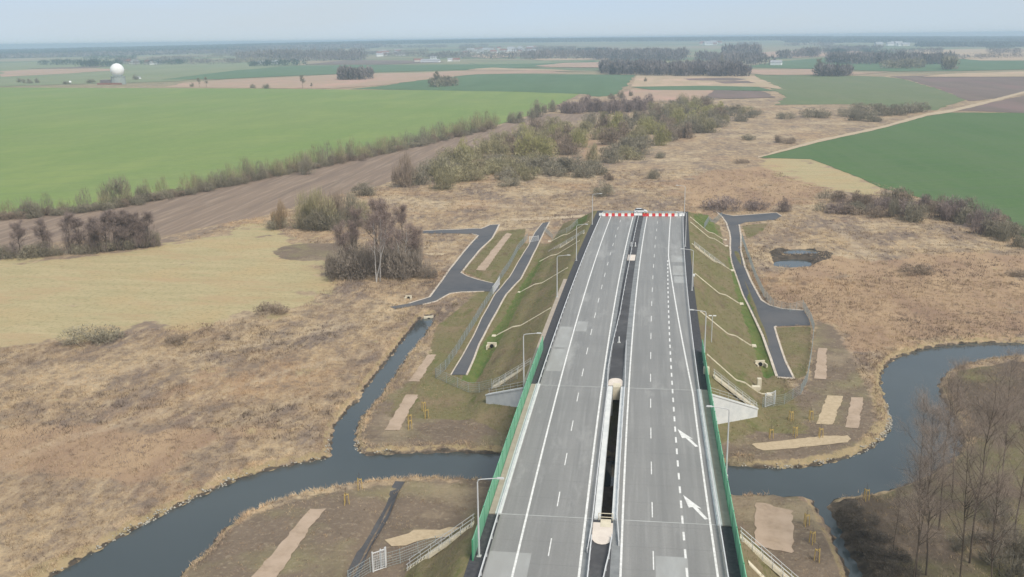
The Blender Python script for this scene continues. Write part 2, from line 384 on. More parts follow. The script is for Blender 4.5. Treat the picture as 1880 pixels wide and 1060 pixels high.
MG = ground_mat()
M_PAVE = pave_mat('concrete_pavement', (.275, .27, .258), (.20, .198, .19), (.35, .345, .33), 0)
M_PATCH = flat('new_concrete', (.385, .395, .39), (.31, .315, .31), .6, stretch=(1, .3, 1), c3=(.31, .31, .30), scale3=.35)
M_MARK = flat('road_paint', (.80, .80, .78), (.62, .62, .60), 2.0, .6)
M_DARK = flat('dark_gravel', (.050, .052, .058), (.075, .075, .08), 2.0, .9)
M_MED = flat('median_gravel', (.075, .077, .082), (.105, .105, .11), 1.2, .9, c3=(.06, .06, .065), scale3=.2)
M_MARGIN = flat('gutter_concrete', (.25, .26, .265), (.19, .20, .205), .8)
M_ASPH = flat('service_asphalt', (.082, .088, .10), (.105, .11, .12), .35, .85, c3=(.12, .12, .125), scale3=.06)
M_KERB = flat('pale_kerb', (.60, .53, .45), (.46, .40, .33), .7)
M_CONC = flat('pale_concrete', (.52, .53, .52), (.43, .45, .44), .7, c3=(.36, .37, .36), scale3=.25)
M_WALK = flat('beige_walkway', (.40, .345, .285), (.34, .29, .24), .8)
M_WALK2 = flat('grey_walkway', (.37, .325, .28), (.31, .275, .24), .8)
M_KERBW = flat('white_kerb_concrete', (.68, .69, .68), (.58, .60, .60), .7)
M_SAND = flat('pale_sand', (.70, .63, .56), (.62, .55, .49), .9)
M_BED = flat('gravel_bed', (.40, .305, .225), (.33, .25, .185), 1.4, c3=(.44, .34, .26), scale3=.3)
M_BED2 = flat('straw_bed', (.50, .40, .27), (.42, .33, .22), 1.4)
M_STEEL = flat('galvanised_steel', (.66, .67, .68), (.56, .57, .58), 1.0, .45, .5)
M_GREYP = flat('lamp_steel', (.55, .56, .56), (.48, .49, .49), .5, .5, .4)
M_GREEN = flat('green_panel', (.27, .60, .40), (.22, .52, .34), .35, .5, .4)
_nt = M_GREEN.node_tree; _tr = _nt.nodes.new('ShaderNodeBsdfTransparent'); _tr.inputs[0].default_value = (.55, .95, .70, 1); _mx = _nt.nodes.new('ShaderNodeMixShader'); _mx.inputs[0].default_value = .28
_nt.links.new(_nt.nodes['Principled BSDF'].outputs[0], _mx.inputs[1]); _nt.links.new(_tr.outputs[0], _mx.inputs[2]); _nt.links.new(_mx.outputs[0], [n for n in _nt.nodes if n.type == 'OUTPUT_MATERIAL'][0].inputs[0])
M_GREEND = flat('green_post', (.07, .30, .16), (.06, .26, .14), .5, .5, .4)
M_RED = flat('red_plastic', (.62, .035, .035), (.5, .03, .03), 1, .45, .4)
M_WHITE = flat('white_plastic', (.78, .78, .77), (.7, .7, .69), 1, .45, .4)
M_YEL = flat('yellow_plastic', (.75, .6, .12), (.65, .5, .1), 1, .5, .4)
M_CREAM = flat('cream_concrete', (.66, .60, .47), (.55, .50, .39), 1)
M_HOLE = flat('dark_opening', (.012, .012, .012), (.02, .02, .02), 1)
M_WOODP = flat('yellow_timber', (.55, .40, .14), (.45, .32, .12), 3)
M_WIRE = flat('fence_wire', (.36, .40, .40), (.30, .34, .34), 1, .6, .3)
M_GLASS = flat('window_glass', (.03, .035, .04), (.02, .025, .03), 1, .1, .5)
M_TYRE = flat('tyre_rubber', (.02, .02, .02), (.03, .03, .03), 3)
M_CARW = flat('white_car_paint', (.75, .76, .77), (.72, .73, .74), 1, .3, .5)
M_STONE = flat('bank_stone', (.45, .42, .36), (.30, .28, .24), 2.2, .9)
M_DOME = flat('white_dome', (.85, .86, .87), (.78, .79, .80), .2, .6)
M_ROOFR = flat('red_roof', (.28, .12, .09), (.22, .10, .08), .5)
M_ROOFG = flat('grey_roof', (.40, .41, .43), (.32, .33, .35), .5)
M_WALLH = flat('house_wall', (.66, .62, .55), (.58, .54, .48), .3)
M_LEAF = leaf_mat('twigs')
M_BARK = flat('grey_brown_bark', (.13, .105, .085), (.085, .07, .055), 2.5, .95, .1, stretch=(1, 1, .2))
M_BIRCH = flat('white_birch_bark', (.52, .50, .47), (.30, .28, .26), 1.5, .9, .1, stretch=(1, 1, .4))
M_REED, _nt, _b = newmat('dry_reed', .95, .08)
_at = _nt.nodes.new('ShaderNodeAttribute'); _at.attribute_name = 'tint'; _r = _nt.nodes.new('ShaderNodeMapRange'); _r.inputs[3].default_value = .40; _r.inputs[4].default_value = 1.9
_nt.links.new(_at.outputs['Fac'], _r.inputs[0]); _nt.links.new(_mix(_nt, 1.0, reed_col(_nt), _r.outputs[0], 'MULTIPLY'), _b.inputs['Base Color'])
def water_mat():
    m, nt, b = newmat('river_water', .035, .5)
    co = _coord(nt)
    nt.links.new(_mix(nt, _noise(nt, co, .03, 3), (.044, .058, .062), (.055, .069, .073)), b.inputs['Base Color'])
    bp = nt.nodes.new('ShaderNodeBump'); bp.inputs['Strength'].default_value = .07; bp.inputs['Distance'].default_value = .05
    nt.links.new(_noise(nt, co, 1.2, 3, 0, 1), bp.inputs['Height']); nt.links.new(bp.outputs[0], b.inputs['Normal']); return m
M_WATER = water_mat()

# ------------------------------------------------------------------ ground sheet
def axis(lo, hi, step, far_lo, far_hi, g=1.07):
    a = list(np.arange(lo, hi + 1e-6, step)); s = step
    while a[-1] < far_hi: s *= g; a.append(a[-1] + s)
    s = step
    while a[0] > far_lo: s *= g; a.insert(0, a[0] - s)
    return np.array(a)
gx = axis(-92, 92, .8, -11000, 11000); gy = axis(78, 330, .8, -400, 11500)
GX, GY = np.meshgrid(gx, gy); fx_, fy_ = GX.ravel(), GY.ravel()
gz = T(fx_, fy_)
nx, ny = len(gx), len(gy)
ii = np.arange(nx * ny).reshape(ny, nx)
gf = np.stack([ii[:-1, :-1], ii[:-1, 1:], ii[1:, 1:], ii[1:, :-1]], -1).reshape(-1, 4)
def zone(polys, w=2.0):
    r = np.zeros(len(fx_))
    for pl in polys:
        q = Ppoly(pl); bb = (q.min(0) - 60, q.max(0) + 60)
        k = (fx_ > bb[0][0]) & (fx_ < bb[1][0]) & (fy_ > bb[0][1]) & (fy_ < bb[1][1])
        s = sdf(q, fx_[k], fy_[k]); r[k] = np.maximum(r[k], np.clip(.5 - s / (2 * w), 0, 1))
    return r
SOIL = [[(655,800),(700,735),(745,705),(790,680),(860,700),(960,712),(1060,760),(1060,850),(660,842)],
        [(318,1075),(385,1003),(440,958),(520,926),(600,906),(715,890),(760,884),(1060,890),(1060,1160),(290,1120)],
        [(1200,770),(1300,760),(1392,750),(1478,725),(1492,640),(1500,590),(1532,600),(1560,650),(1585,700),(1605,740),(1606,790),(1560,830),(1480,848),(1200,852)],
        [(1200,906),(1340,915),(1490,922),(1545,1040),(1590,1130),(1200,1140)],
        [(500,462),(520,452),(560,447),(625,447),(625,476),(560,480),(520,477)]]
MOWN = [[(-150,490),(0,480),(140,472),(290,455),(400,430),(470,412),(540,440),(600,472),(610,520),(560,560),(430,588),(250,608),(100,630),(-150,655)],
        [(1395,290),(1480,289),(1560,318),(1620,345),(1600,360),(1540,352),(1460,330),(1420,312)]]
VERGE = [[(1425,602),(1488,600),(1490,640),(1480,690),(1460,696),(1442,660)], [(1362,415),(1410,410),(1400,425),(1372,440)], [(850,500),(915,425),(965,420),(960,460),(930,505),(905,520)], [(800,600),(870,545),(905,545),(850,630),(815,680),(790,640)]]
WOODS = [[(1520,922),(1600,908),(1690,882),(1764,830),(1760,790),(1735,735),(1730,708),(1760,682),(1850,664),(2060,670),(2100,1200),(1620,1200)]]
TRACK = [[(-200,418),(0,402),(100,392),(300,360),(500,320),(700,281),(900,236),(985,212),(1100,206),(1120,214),(1000,232),(900,268),(800,303),(700,340),(600,362),
          (480,398),(400,412),(290,436),(100,444),(0,462),(-200,480)]]
REDZ = [[(1230,335),(1330,310),(1480,300),(1520,340),(1480,372),(1380,385),(1280,380)], [(1410,560),(1480,470),(1880,470),(1980,600),(1700,620),(1580,640),(1530,600)],
        [(0,790),(200,770),(420,800),(250,880),(0,880)], [(1075,300),(1110,270),(1100,245),(1060,255)]]
BANKZ = [[(40,1085),(30,1055),(150,1003),(300,925),(450,860),(560,836),(605,822),(604,850),(450,885),(300,952),(150,1035)],
         [(1420,866),(1560,850),(1650,790),(1640,720),(1632,680),(1680,648),(1800,632),(1930,632),(1930,622),(1790,620),(1660,638),(1606,680),(1600,730),(1612,770),(1570,820),(1420,850)]]
GREENZ = [[(845,700),(875,700),(915,640),(950,575),(985,505),(1000,480),(990,475),(960,520),(920,590),(880,640)],
          [(1335,470),(1352,470),(1380,560),(1410,640),(1425,690),(1405,690),(1380,630),(1352,540)],
          [(1265,390),(1300,395),(1320,440),(1275,440)], [(1060,415),(1082,415),(1075,440),(1050,440)]]
MUDZ = [[(1412,462),(1430,455),(1490,453),(1530,465),(1525,475),(1490,484),(1420,478)], [(1519,918),(1575,914),(1600,1000),(1640,1110),(1600,1110)]]
e_ = emb(fx_, fy_)
soil = zone(SOIL); corridor = np.clip((-np.abs(fx_ + 2) + 26) / 3, 0, 1) * ((fy_ > 60) & (fy_ < 152)); soil = np.maximum(soil, corridor * (e_ < .2))
slope_w = np.clip(np.maximum(e_ / .6, 0), 0, 1)
xs_ = fx_ - shift(fy_)
lanes = ((xs_ > -50) & (xs_ < 33) & (fy_ > 152) & (fy_ < 300)); slope_w = np.maximum(slope_w, zone(VERGE, .8)); slope_w = np.maximum(slope_w, .72 * np.clip((np.minimum(xs_ + 48, 31 - xs_)) / 5, 0, 1) * lanes)
rv = np.full(len(fx_), 99.0); k = (np.abs(fx_) < 130) & (fy_ > 60) & (fy_ < 420); rv[k] = sdf(river, fx_[k], fy_[k])
bank = np.maximum(zone(BANKZ, 1.0), .7 * np.clip(1.1 - np.abs(rv - 1.0), 0, 1)); wet = np.clip(.9 - np.abs(rv - .1) * 1.2, 0, 1)
one = np.ones(len(fx_)); dd_ = np.hypot(fx_, fy_); farw = np.clip((dd_ - 1500) / 600, 0, 1)
TRAILS = [[(1520,408),(1532,410),(1575,445),(1610,478),(1600,482),(1560,450)], [(0,845),(120,800),(330,742),(560,668),(690,640),(692,646),(560,676),(332,752),(122,811),(0,858)],
          [(120,700),(330,655),(560,610),(700,585),(702,590),(560,617),(330,663),(122,709)], [(1530,600),(1560,640),(1548,690),(1538,690),(1548,642),(1522,606)], [(740,380),(860,372),(1000,378),(1080,385),(1080,389),(1000,383),(860,378),(740,386)]]
trail = zone(TRAILS, 1.0)
cols = {'zone_a': np.stack([soil, zone(MOWN, 9), slope_w, one], 1),
        'zone_b': np.stack([zone(GREENZ, .7), zone(TRACK, 2), zone(WOODS), one], 1),
        'zone_d': np.stack([farw, trail, farw, one], 1), 'zone_c': np.stack([zone(REDZ, 8), bank, np.maximum(zone(MUDZ, .8), wet), one], 1)}
g = mesh_np('ground', np.stack([fx_, fy_, gz], 1), gf, MG, cols=cols, smooth_=True); tag(g, kind='structure')
w_ = MB(); w_.add([(-125, 60, WL), (125, 60, WL), (125, 420, WL), (-125, 420, WL)], [(0, 1, 2, 3)])
tag(w_.build('water', M_WATER), kind='structure')
for q in (pond, pond2):
    lo, hi = q.min(0) - 1.2, q.max(0) + 1.2
    tag(MB().add([(lo[0], lo[1], -.8), (hi[0], lo[1], -.8), (hi[0], hi[1], -.8), (lo[0], hi[1], -.8)], [(0, 1, 2, 3)]).build('pond_water', M_WATER), kind='structure')

# ------------------------------------------------------------------ draped sheets: fields, tracks, beds
def sheet(name, pts_px, m, off, cell=12.0, jit=0.0, step=None, z=0.0, world=None, kind='structure'):
    q = Ppoly(pts_px, z) if world is None else np.array(world, float)
    step = step or cell; out = []
    r = np.random.default_rng(len(name) * 31 + len(q))
    for i in range(len(q)):
        a, b = q[i], q[(i + 1) % len(q)]; n = max(1, int(np.linalg.norm(b - a) / step))
        for t_ in range(n):
            p = a + (b - a) * t_ / n
            out.append(p + (r.normal(0, jit, 2) if jit else 0))
    q2 = np.array(out); c0 = q2.mean(0)
    lo, hi = q2.min(0), q2.max(0)
    X, Y = np.meshgrid(np.arange(lo[0], hi[0], cell), np.arange(lo[1], hi[1], cell)); X = X.ravel(); Y = Y.ravel()
    kk = inside(q2, X, Y); X, Y = X[kk], Y[kk]
    if len(X): dd = dist_to(q2, X, Y) > cell * .3; X, Y = X[dd], Y[dd]
    vs = [Vector(p - c0) for p in q2] + [Vector((a - c0[0], b - c0[1])) for a, b in zip(X, Y)]
    V, E, Fc, *_ = delaunay_2d_cdt(vs, [], [list(range(len(q2)))], 1, 1e-4)
    vv = np.array([(p.x + c0[0], p.y + c0[1]) for p in V])
    zz = T(vv[:, 0], vv[:, 1]) + off
    tr = [list(f) for f in Fc if len(f) == 3]
    o = mesh_np(name, np.column_stack([vv, zz]), np.array(tr), m, smooth_=True)
    bm = bmesh.new(); bm.from_mesh(o.data); bmesh.ops.recalc_face_normals(bm, faces=bm.faces)
    if sum(f.normal.z for f in bm.faces) < 0: bmesh.ops.reverse_faces(bm, faces=bm.faces)
    bm.to_mesh(o.data); bm.free()
    return tag(o, kind=kind)
def strip_poly(line, w):
    line = np.array(line, float); L = []; R_ = []
    for i in range(len(line)):
        d = _n(line[min(i + 1, len(line) - 1)] - line[max(i - 1, 0)]); n = np.array([-d[1], d[0]])
        ww = w[i] if hasattr(w, '__len__') else w
        L.append(line[i] + n * ww / 2); R_.append(line[i] - n * ww / 2)
    return np.array(L + R_[::-1])

FG_LIGHT = field_mat('young_wheat', (.185, .265, .085), (.225, .275, .11), (.165, .235, .085), .05, 1.15, .008, .2, .45, 13)
FG_DARK = field_mat('dark_crop', (.085, .15, .06), (.105, .175, .068), (.125, .175, .085), .10, 1.25, .012, .3, .6, 12)
FG_MID = field_mat('grass_ley', (.14, .185, .09), (.165, .19, .115), (.19, .20, .12), .04, .4, .008, .1, .5)
FG_BLUE = field_mat('far_crop', (.105, .175, .095), (.125, .19, .105), None, .03, .9, .005, .05, .4)
F_PINK = field_mat('bare_pink_soil', (.40, .29, .215), (.44, .32, .23), (.36, .27, .21), .03, .3, .006, .05, .4)
F_PLOW = field_mat('ploughed_soil', (.185, .145, .125), (.225, .18, .155), (.15, .12, .105), .05, .8, .006, .08, .6)
F_TAN = field_mat('stubble', (.46, .37, .25), (.42, .32, .22), (.38, .29, .2), .05, .5, .01, .1, .5)
F_PATH = flat('sandy_track', (.50, .40, .28), (.42, .33, .23), .2)
F_FARG = field_mat('far_grass', (.21, .25, .14), (.25, .27, .17), None, .02, .9, .003, .02, .4)

# light green wheat field and the strips behind it
sheet('crop_field', [(-260,164),(0,161),(220,162),(480,163),(640,165),(790,166),(950,169),(1064,173),(1035,188),(1000,203),(940,222),(900,234),(800,257),(700,281),(600,302),(500,321),
                     (400,343),(300,361),(200,379),(100,393),(0,403),(-150,420)], FG_LIGHT, .12, 30, .5, 8)
sheet('crop_field', [(1395,290),(1500,262),(1620,236),(1700,214),(1745,207),(1960,208),(2150,300),(2150,520),(1900,455),(1860,425),(1800,398),(1740,377),(1680,360),(1620,346),(1560,319),(1490,293)],
      FG_DARK, .10, 20, .4, 6)
sheet('crop_field', [(1382,135),(1490,138),(1620,141),(1660,146),(1720,163),(1775,184),(1715,203),(1650,199),(1560,192),(1425,193),(1442,178),(1405,158)], FG_MID, .15, 40, 1.5, 12)
sheet('ploughed_field', [(1632,141),(1760,138),(1960,140),(1960,163),(1880,171),(1830,181),(1780,186),(1722,163),(1664,146)], F_PLOW, .18, 40, 1.5, 15)
sheet('ploughed_field', [(1755,203),(1800,193),(1850,182),(1930,168),(2000,175),(2000,207),(1880,208)], F_PLOW, .18, 30, 1.0, 12)
sheet('sandy_track', [(1392,291),(1392,288),(1500,258),(1620,232),(1700,209),(1740,203),(1800,189),(1880,168),(1960,150),(1960,154),(1884,171),(1803,193),(1745,207),(1704,213),(1622,236),(1502,262)], F_PATH, .22, 30, .4, 10)
sheet('crop_field', [(640,164),(700,158),(770,148),(870,137),(960,136),(1060,137),(1166,138),(1150,158),(1128,176),(1100,178),(1064,173),(950,169),(790,166)], FG_BLUE, .22, 50, 2, 20)
sheet('bare_field', [(300,161),(340,152),(420,147),(560,141),(620,137),(760,134),(880,129),(1000,130),(1050,134),(960,135),(870,137),(770,148),(700,157),(600,163),(440,162)], F_PINK, .26, 60, 2, 25)
sheet('stubble_field', [(1168,140),(1260,141),(1385,140),(1440,165),(1390,160),(1290,158),(1158,160)], F_TAN, .24, 50, 1.5, 15)
sheet('crop_field', [(1158,160),(1290,158),(1390,160),(1425,168),(1320,166),(1200,166)], FG_BLUE, .30, 40, 1, 15)
sheet('bare_field', [(1155,166),(1310,166),(1300,178),(1250,186),(1160,186),(1130,180)], F_PINK, .28, 40, 1.5, 15)
sheet('ploughed_field', [(1312,166),(1400,168),(1425,180),(1340,182),(1290,180)], F_PLOW, .30, 40, 1.5, 15)
sheet('ploughed_field', [(1255,145),(1340,143),(1372,146),(1350,149),(1265,148)], F_PLOW, .34, 40, 1.0, 15)
sheet('ploughed_field', [(1310,150),(1372,149),(1386,153),(1330,154)], F_PLOW, .36, 40, 1.0, 15)
# far strips
def far(nm, p, m, o): sheet(nm, p, m, o, 150, 4, 60)
far('crop_field', [(-200,160),(-200,118),(0,116),(180,111),(320,116),(520,113),(560,116),(430,132),(330,150),(220,153),(0,159)], F_FARG, .40)
far('crop_field', [(290,147),(420,131),(540,122),(640,120),(760,121),(1000,117),(1095,112),(1100,118),(1000,124),(880,128),(700,133),(560,139),(400,146)], FG_BLUE, .60)
far('bare_field', [(0,132),(60,128),(170,126),(240,128),(120,136),(0,142)], F_PINK, .62)
far('ploughed_field', [(40,127),(160,123),(215,121),(160,126)], F_PLOW, .8)
far('ploughed_field', [(560,119),(640,111),(760,112),(820,115),(700,119)], F_PLOW, .8)
far('bare_field', [(855,129),(900,125),(1000,128),(1088,132),(1000,131)], F_TAN, .85)
far('bare_field', [(980,122),(1040,116),(1100,115),(1105,125),(1010,124)], F_PINK, .9)
far('crop_field', [(880,122),(1000,118),(1110,116),(1100,111),(960,112),(860,116)], F_FARG, .55)
far('stubble_field', [(960,108),(1110,107),(1130,110),(1000,112)], F_TAN, .95)
far('bare_field', [(1370,128),(1480,128),(1590,134),(1640,133),(1560,139),(1400,138),(1365,133)], F_PINK, .50)
far('crop_field', [(1360,124),(1420,114),(1520,106),(1960,112),(1960,127),(1760,131),(1640,132),(1480,127)], FG_BLUE, .52)
far('bare_field', [(1690,142),(1750,136),(1960,129),(1960,141),(1800,142)], F_TAN, .65)
far('bare_field', [(1380,105),(1400,96),(1520,92),(1600,96),(1560,102),(1460,107)], F_PINK, .70)
far('bare_field', [(1640,93),(1760,91),(1960,90),(1960,112),(1800,112),(1720,104)], F_TAN, .75)
far('crop_field', [(1262,100),(1320,90),(1400,91),(1380,102),(1300,106)], F_FARG, .78)
far('stubble_field', [(840,103),(930,97),(1000,95),(980,102),(900,108)], F_TAN, .9)

# gravel beds, path, dark strips on the meadow
BEDS = [([(460,1062),(570,936),(596,936),(505,1062)], M_BED), ([(707,791),(745,726),(768,726),(733,791)], M_BED), ([(750,701),(785,653),(801,653),(770,701)], M_BED),
        ([(874,496),(930,428),(940,430),(890,498)], M_BED), ([(1499,778),(1519,726),(1548,728),(1530,780)], M_BED2), ([(1552,785),(1563,730),(1585,731),(1577,788)], M_BED),
        ([(1378,815),(1390,824),(1402,828),(1500,819),(1555,813),(1564,806),(1556,800),(1520,800),(1450,807)], M_BED2), ([(1495,695),(1502,640),(1518,640),(1517,697)], M_BED),
        ([(1387,924),(1402,925),(1455,938),(1457,1017),(1385,1003)], M_BED)]
for p, m in BEDS: sheet('gravel_bed', p, m, .07, 1.5, .10, .8)
_dl = np.array([(735,885),(722,905),(705,945),(688,975),(665,1010),(650,1045),(642,1075)])
tag(sheet('ditch_lining', None, flat('dark_ditch_lining', (.10, .10, .105), (.075, .075, .08), .8), .06, 1.0, 0, .8, world=strip_poly(Ppoly(_dl), 1.5)), kind='structure')
sheet('path', [(935,402),(1000,399),(1085,394),(1100,392),(1090,398),(1010,404),(940,406)], F_PATH, .07, 3, .3, 2)
sheet('path', [(778,466),(800,464),(818,465),(815,469),(790,470)], M_BED2, .07, 3, .2, 2)
sheet('path', [(705,995),(760,975),(830,968),(846,972),(835,980),(780,990),(720,1006)], M_BED2, .07, 2, .3, 1.5)

# service roads at meadow level
SR1 = [(828,690),(848,656),(868,620),(884,585),(909,541),(935,510),(952,480),(970,452),(982,427),(996,410),(1009,408),(1000,424),(987,452),(972,482),(956,513),(930,541),(909,578),(896,602),(880,633),(871,658),(857,690)]
SR2 = [(917,413),(904,438),(878,463),(853,494),(847,502),(858,508),(878,514),(904,520),(918,522),(914,537),(889,536),(848,536),(827,539),(802,553),(776,560),(725,568),(715,564),(751,558),(789,545),(804,525),
       (827,494),(853,461),(878,433),(866,430),(776,429),(776,424),(866,421),(883,421),(899,414)]
SR3 = [(1314,388),(1325,398),(1333.4,409.6),(1339,426.6),(1341,438),(1340.5,455),(1343,477.6),(1353,504.5),(1363.8,535.7),(1375.8,561),(1388,588.5),(1400,615.6),(1410.5,645.8),(1426,691),(1427,693),(1458,695),
       (1442,663.6),(1427,620),(1422,602),(1425,600),(1488,599),(1484.5,585.5),(1475.4,570.4),(1436,567),(1413.6,561),(1398.5,552),(1391,540),(1375.8,510),(1367.4,490),(1360.3,460.6),(1360.3,433.7),(1357,413),
       (1367.4,409),(1424,404),(1435,397),(1425.4,391),(1367.4,395.5),(1346,397),(1330.6,394)]
for p in (SR1, SR2, SR3): sheet('service_road', p, M_ASPH, .09, 2.0, .03, 1.0)
def kerb(px, w=.35, h=.14, m=M_KERB):
    line = Ppoly(px); mb = MB()
    # dense polyline
    pts = []
    for a, b in zip(line[:-1], line[1:]):
        n = max(1, int(np.linalg.norm(b - a) / 2)); pts += [a + (b - a) * k / n for k in range(n)]
    pts.append(line[-1]); pts = np.array(pts); q = strip_poly(pts, w); n = len(pts); zz = T(pts[:, 0], pts[:, 1])
    v = []; f = []
    for i in range(n):
        l, r = q[i], q[2 * n - 1 - i]
        v += [(*l, zz[i] - .2), (*l, zz[i] + h), (*r, zz[i] + h), (*r, zz[i] - .2)]
    for i in range(n - 1):
        for k in range(3): f.append((4 * i + k, 4 * i + k + 1, 4 * i + 5 + k, 4 * i + 4 + k))
    f += [(3, 2, 1, 0), (4 * n - 4, 4 * n - 3, 4 * n - 2, 4 * n - 1)]
    return tag(mb.add(v, f).build('kerb', m), kind='structure')
kerb(SR1[10:], .4); kerb(SR1[:10], .25)
kerb(SR2[0:5], .5); kerb(SR2[4:8], .4); kerb(SR2[10:15], .5); kerb(SR2[17:24], .5); kerb(SR2[25:29] + SR2[:1], .5)
kerb(SR3[0:14], .5); kerb(SR3[14:16], .5); kerb(SR3[15:20], .4); kerb(SR3[22:32], .5); kerb(SR3[34:], .4)

# ------------------------------------------------------------------ the motorway
def ribbon(mb, x0, x1, y0, y1, z, step=6.0, f0=None, f1=None):
    n = max(1, int(math.ceil((y1 - y0) / step))); v = []; f = []
    for i in range(n + 1):
        y = y0 + (y1 - y0) * i / n; s = float(shift(y))
        v += [((f0(y) if f0 else x0) + s, y, z), ((f1(y) if f1 else x1) + s, y, z)]
    for i in range(n): f.append((2 * i, 2 * i + 1, 2 * i + 3, 2 * i + 2))
    return mb.add(v, f)
def surf(name, m, x0, x1, y0, y1, z): return tag(ribbon(MB(), x0, x1, y0, y1, z).build(name, m), kind='structure')
YN = 70.0                                                       # the near end lies under the camera, out of the picture
for (a, b) in ((YN, Y0), (Y1, YEND)):
    surf('road', M_PAVE, -17.3, -6.6, a, b, ZR + .10); surf('road', M_PAVE, -2.35, 9.35, a, b, ZR + .10)
    surf('road_shoulder', M_DARK, -19.3, -17.3, a, b, ZR + .06); surf('road_shoulder', M_DARK, 9.35, 11.1, a, b, ZR + .06)
    surf('median_strip', M_MED, -5.8, -3.4, a, b, ZR + .07)
    surf('gutter', M_MARGIN, -6.6, -5.8, a, b, ZR + .08); surf('gutter', M_MARGIN, -3.4, -2.35, a, b, ZR + .08)
surf('verge', M_WALK, -20.2, -19.3, Y1, 226, ZR + .05)
# sand noses of the median at both bridge ends
def nose(yc, d, r0):
    pts = [(-5.75, yc), (-3.35, yc)]; pts += [(-4.55 + 1.2 * math.cos(t), yc + d * r0 + d * 1.6 * math.sin(t)) for t in np.linspace(0, PI, 9)]
    pts = pts if d > 0 else pts[::-1]
    tag(MB().add([(a + float(shift(b)), b, ZR + .13) for a, b in pts], [tuple(range(len(pts)))]).build('sand_nose', M_SAND), kind='structure')
nose(152.6, 1, 2.2); nose(105.2, -1, 3.6)
tag(ribbon(MB(), -5.6, -3.6, 247, 254, ZR + .12).build('sand_patch', M_SAND), kind='structure')
# painted markings
ZM = ZR + .118
mk = MB()
ribbon(mk, -14.12, -13.86, YN, YEND - 8, ZM); ribbon(mk, -6.88, -6.60, YN, YEND - 8, ZM + .002); ribbon(mk, -2.36, -2.10, YN, YEND - 8, ZM)
def edge(y): return 8.3 if y < 150 else (8.3 - 3.15 * (y - 150) / 103 if y < 253 else 5.15 + .25 * (y - 253) / 60)
ribbon(mk, 0, 0, YN, YEND - 8, ZM, 4, lambda y: edge(y) - .13, lambda y: edge(y) + .13)
y = 71.2
while y < YEND - 12:
    ribbon(mk, 1.31, 1.45, y, y + 4, ZM, 4); ribbon(mk, -10.52, -10.38, y + 1.6, y + 5.6, ZM, 4); y += 12
y = 70.0
while y < 250:
    ribbon(mk, 4.87, 5.13, y, y + 2.0, ZM, 4); y += 4
def arrow(y0):
    # deflection arrow pointing ahead and left
    a = np.array([7.9, y0 - 2.6]); b = np.array([5.35, y0 + 3.6]); d = _n(b - a); n = np.array([-d[1], d[0]]); L = np.linalg.norm(b - a)
    pts = [a - n * .22, a + d * L * .45 - n * .24, a + d * L * .40 - n * .62, b, a + d * L * .50 + n * .78, a + d * L * .5 + n * .26, a + n * .22]
    mk.add([(p[0] + float(shift(p[1])), p[1], ZM + .004) for p in pts], [(0, 1, 5, 6), (1, 2, 3), (1, 3, 5), (5, 3, 4)])
arrow(131.5); arrow(110.0)
tag(mk.build('road_marking', M_MARK), kind='structure')
# lighter, newly laid rectangles
pt = MB()
for x0, x1, y0, y1 in ((-17.0, -14.3, 172.5, 186), (-17.0, -14.3, 159, 171.5), (-13.7, -11.5, 183, 190), (5.9, 9.2, 246, 254), (6.2, 9.25, 232, 242), (6.5, 9.25, 224, 230.5),
                       (-17.2, -12.4, 70, 97.2), (1.6, 5.2, 70, 98.2), (5.3, 8.2, 70, 92)):
    ribbon(pt, x0, x1, y0, y1, ZR + .109, 3)
tag(pt.build('concrete_patch', M_PATCH), kind='structure')

# two bridge decks, each with its own parts
def bridge(x0, x1, label, walk, wx, kerbs):
    root = tag(empty('bridge', (0, Y0, ZR)), label, 'bridge'); off = np.array([0, Y0, ZR])
    ys = list(np.linspace(Y0, Y1, 12))
    def part(nm, m, prof, bevel=0):
        mb = MB().sweep(prof, ys); mb.v = [tuple(np.array(q) - off) for q in mb.v]; return mb.build(nm, m, root)
    part('deck_slab', M_CONC, [(x0, ZR - .55), (x1, ZR - .55), (x1, ZR + .02), (x0, ZR + .02)])
    w = x1 - x0
    for k in range(3):
        c = x0 + w * (k + .5) / 3; part('girder', M_CONC, [(c - .9, ZR - 2.0), (c + .9, ZR - 2.0), (c + 1.3, ZR - .56), (c - 1.3, ZR - .56)])
    part('road_surface', M_PAVE, [(kerbs[0], ZR + .025), (kerbs[1], ZR + .025), (kerbs[1], ZR + .10), (kerbs[0], ZR + .10)])
    part('walkway', walk, [(wx[0], ZR + .025), (wx[1], ZR + .025), (wx[1], ZR + .20), (wx[0], ZR + .20)])
    for a, b in kerbs[2]: part('parapet_kerb', M_KERBW, [(a, ZR + .024), (b, ZR + .024), (b, ZR + .26), (a, ZR + .26)])
    for yy in (Y0 + .15, Y1 - .15):
        mb = MB(); s = float(shift(yy)); mb.box(((x0 + x1) / 2 + s - off[0], yy - off[1], .106), (w - 2.2, .14, .012)); mb.build('expansion_joint', M_CONC, root)
    # abutment walls and wings, near and far
    for yw, sg in ((Y0 + .5, -1), (Y1 - .6, 1)):
        s = float(shift(yw)); mb = MB(); mb.box(((x0 + x1) / 2 + s, yw - off[1], -.62 - 3.9 / 1), (w, 1.5, 7.6)); mb.build('abutment', M_CONC, root)
    return root
BL = bridge(-19.3, -4.9, 'left bridge deck with beige walkway over the river', M_WALK, (-18.72, -17.95), (-17.15, -5.72, [(-17.94, -17.16), (-5.70, -4.95)]))
BR = bridge(-3.6, 11.3, 'right bridge deck with brown walkway and white lane arrows', M_WALK2, (9.72, 10.7), (-2.84, 9.0, [(9.01, 9.71), (-3.55, -2.85)]))
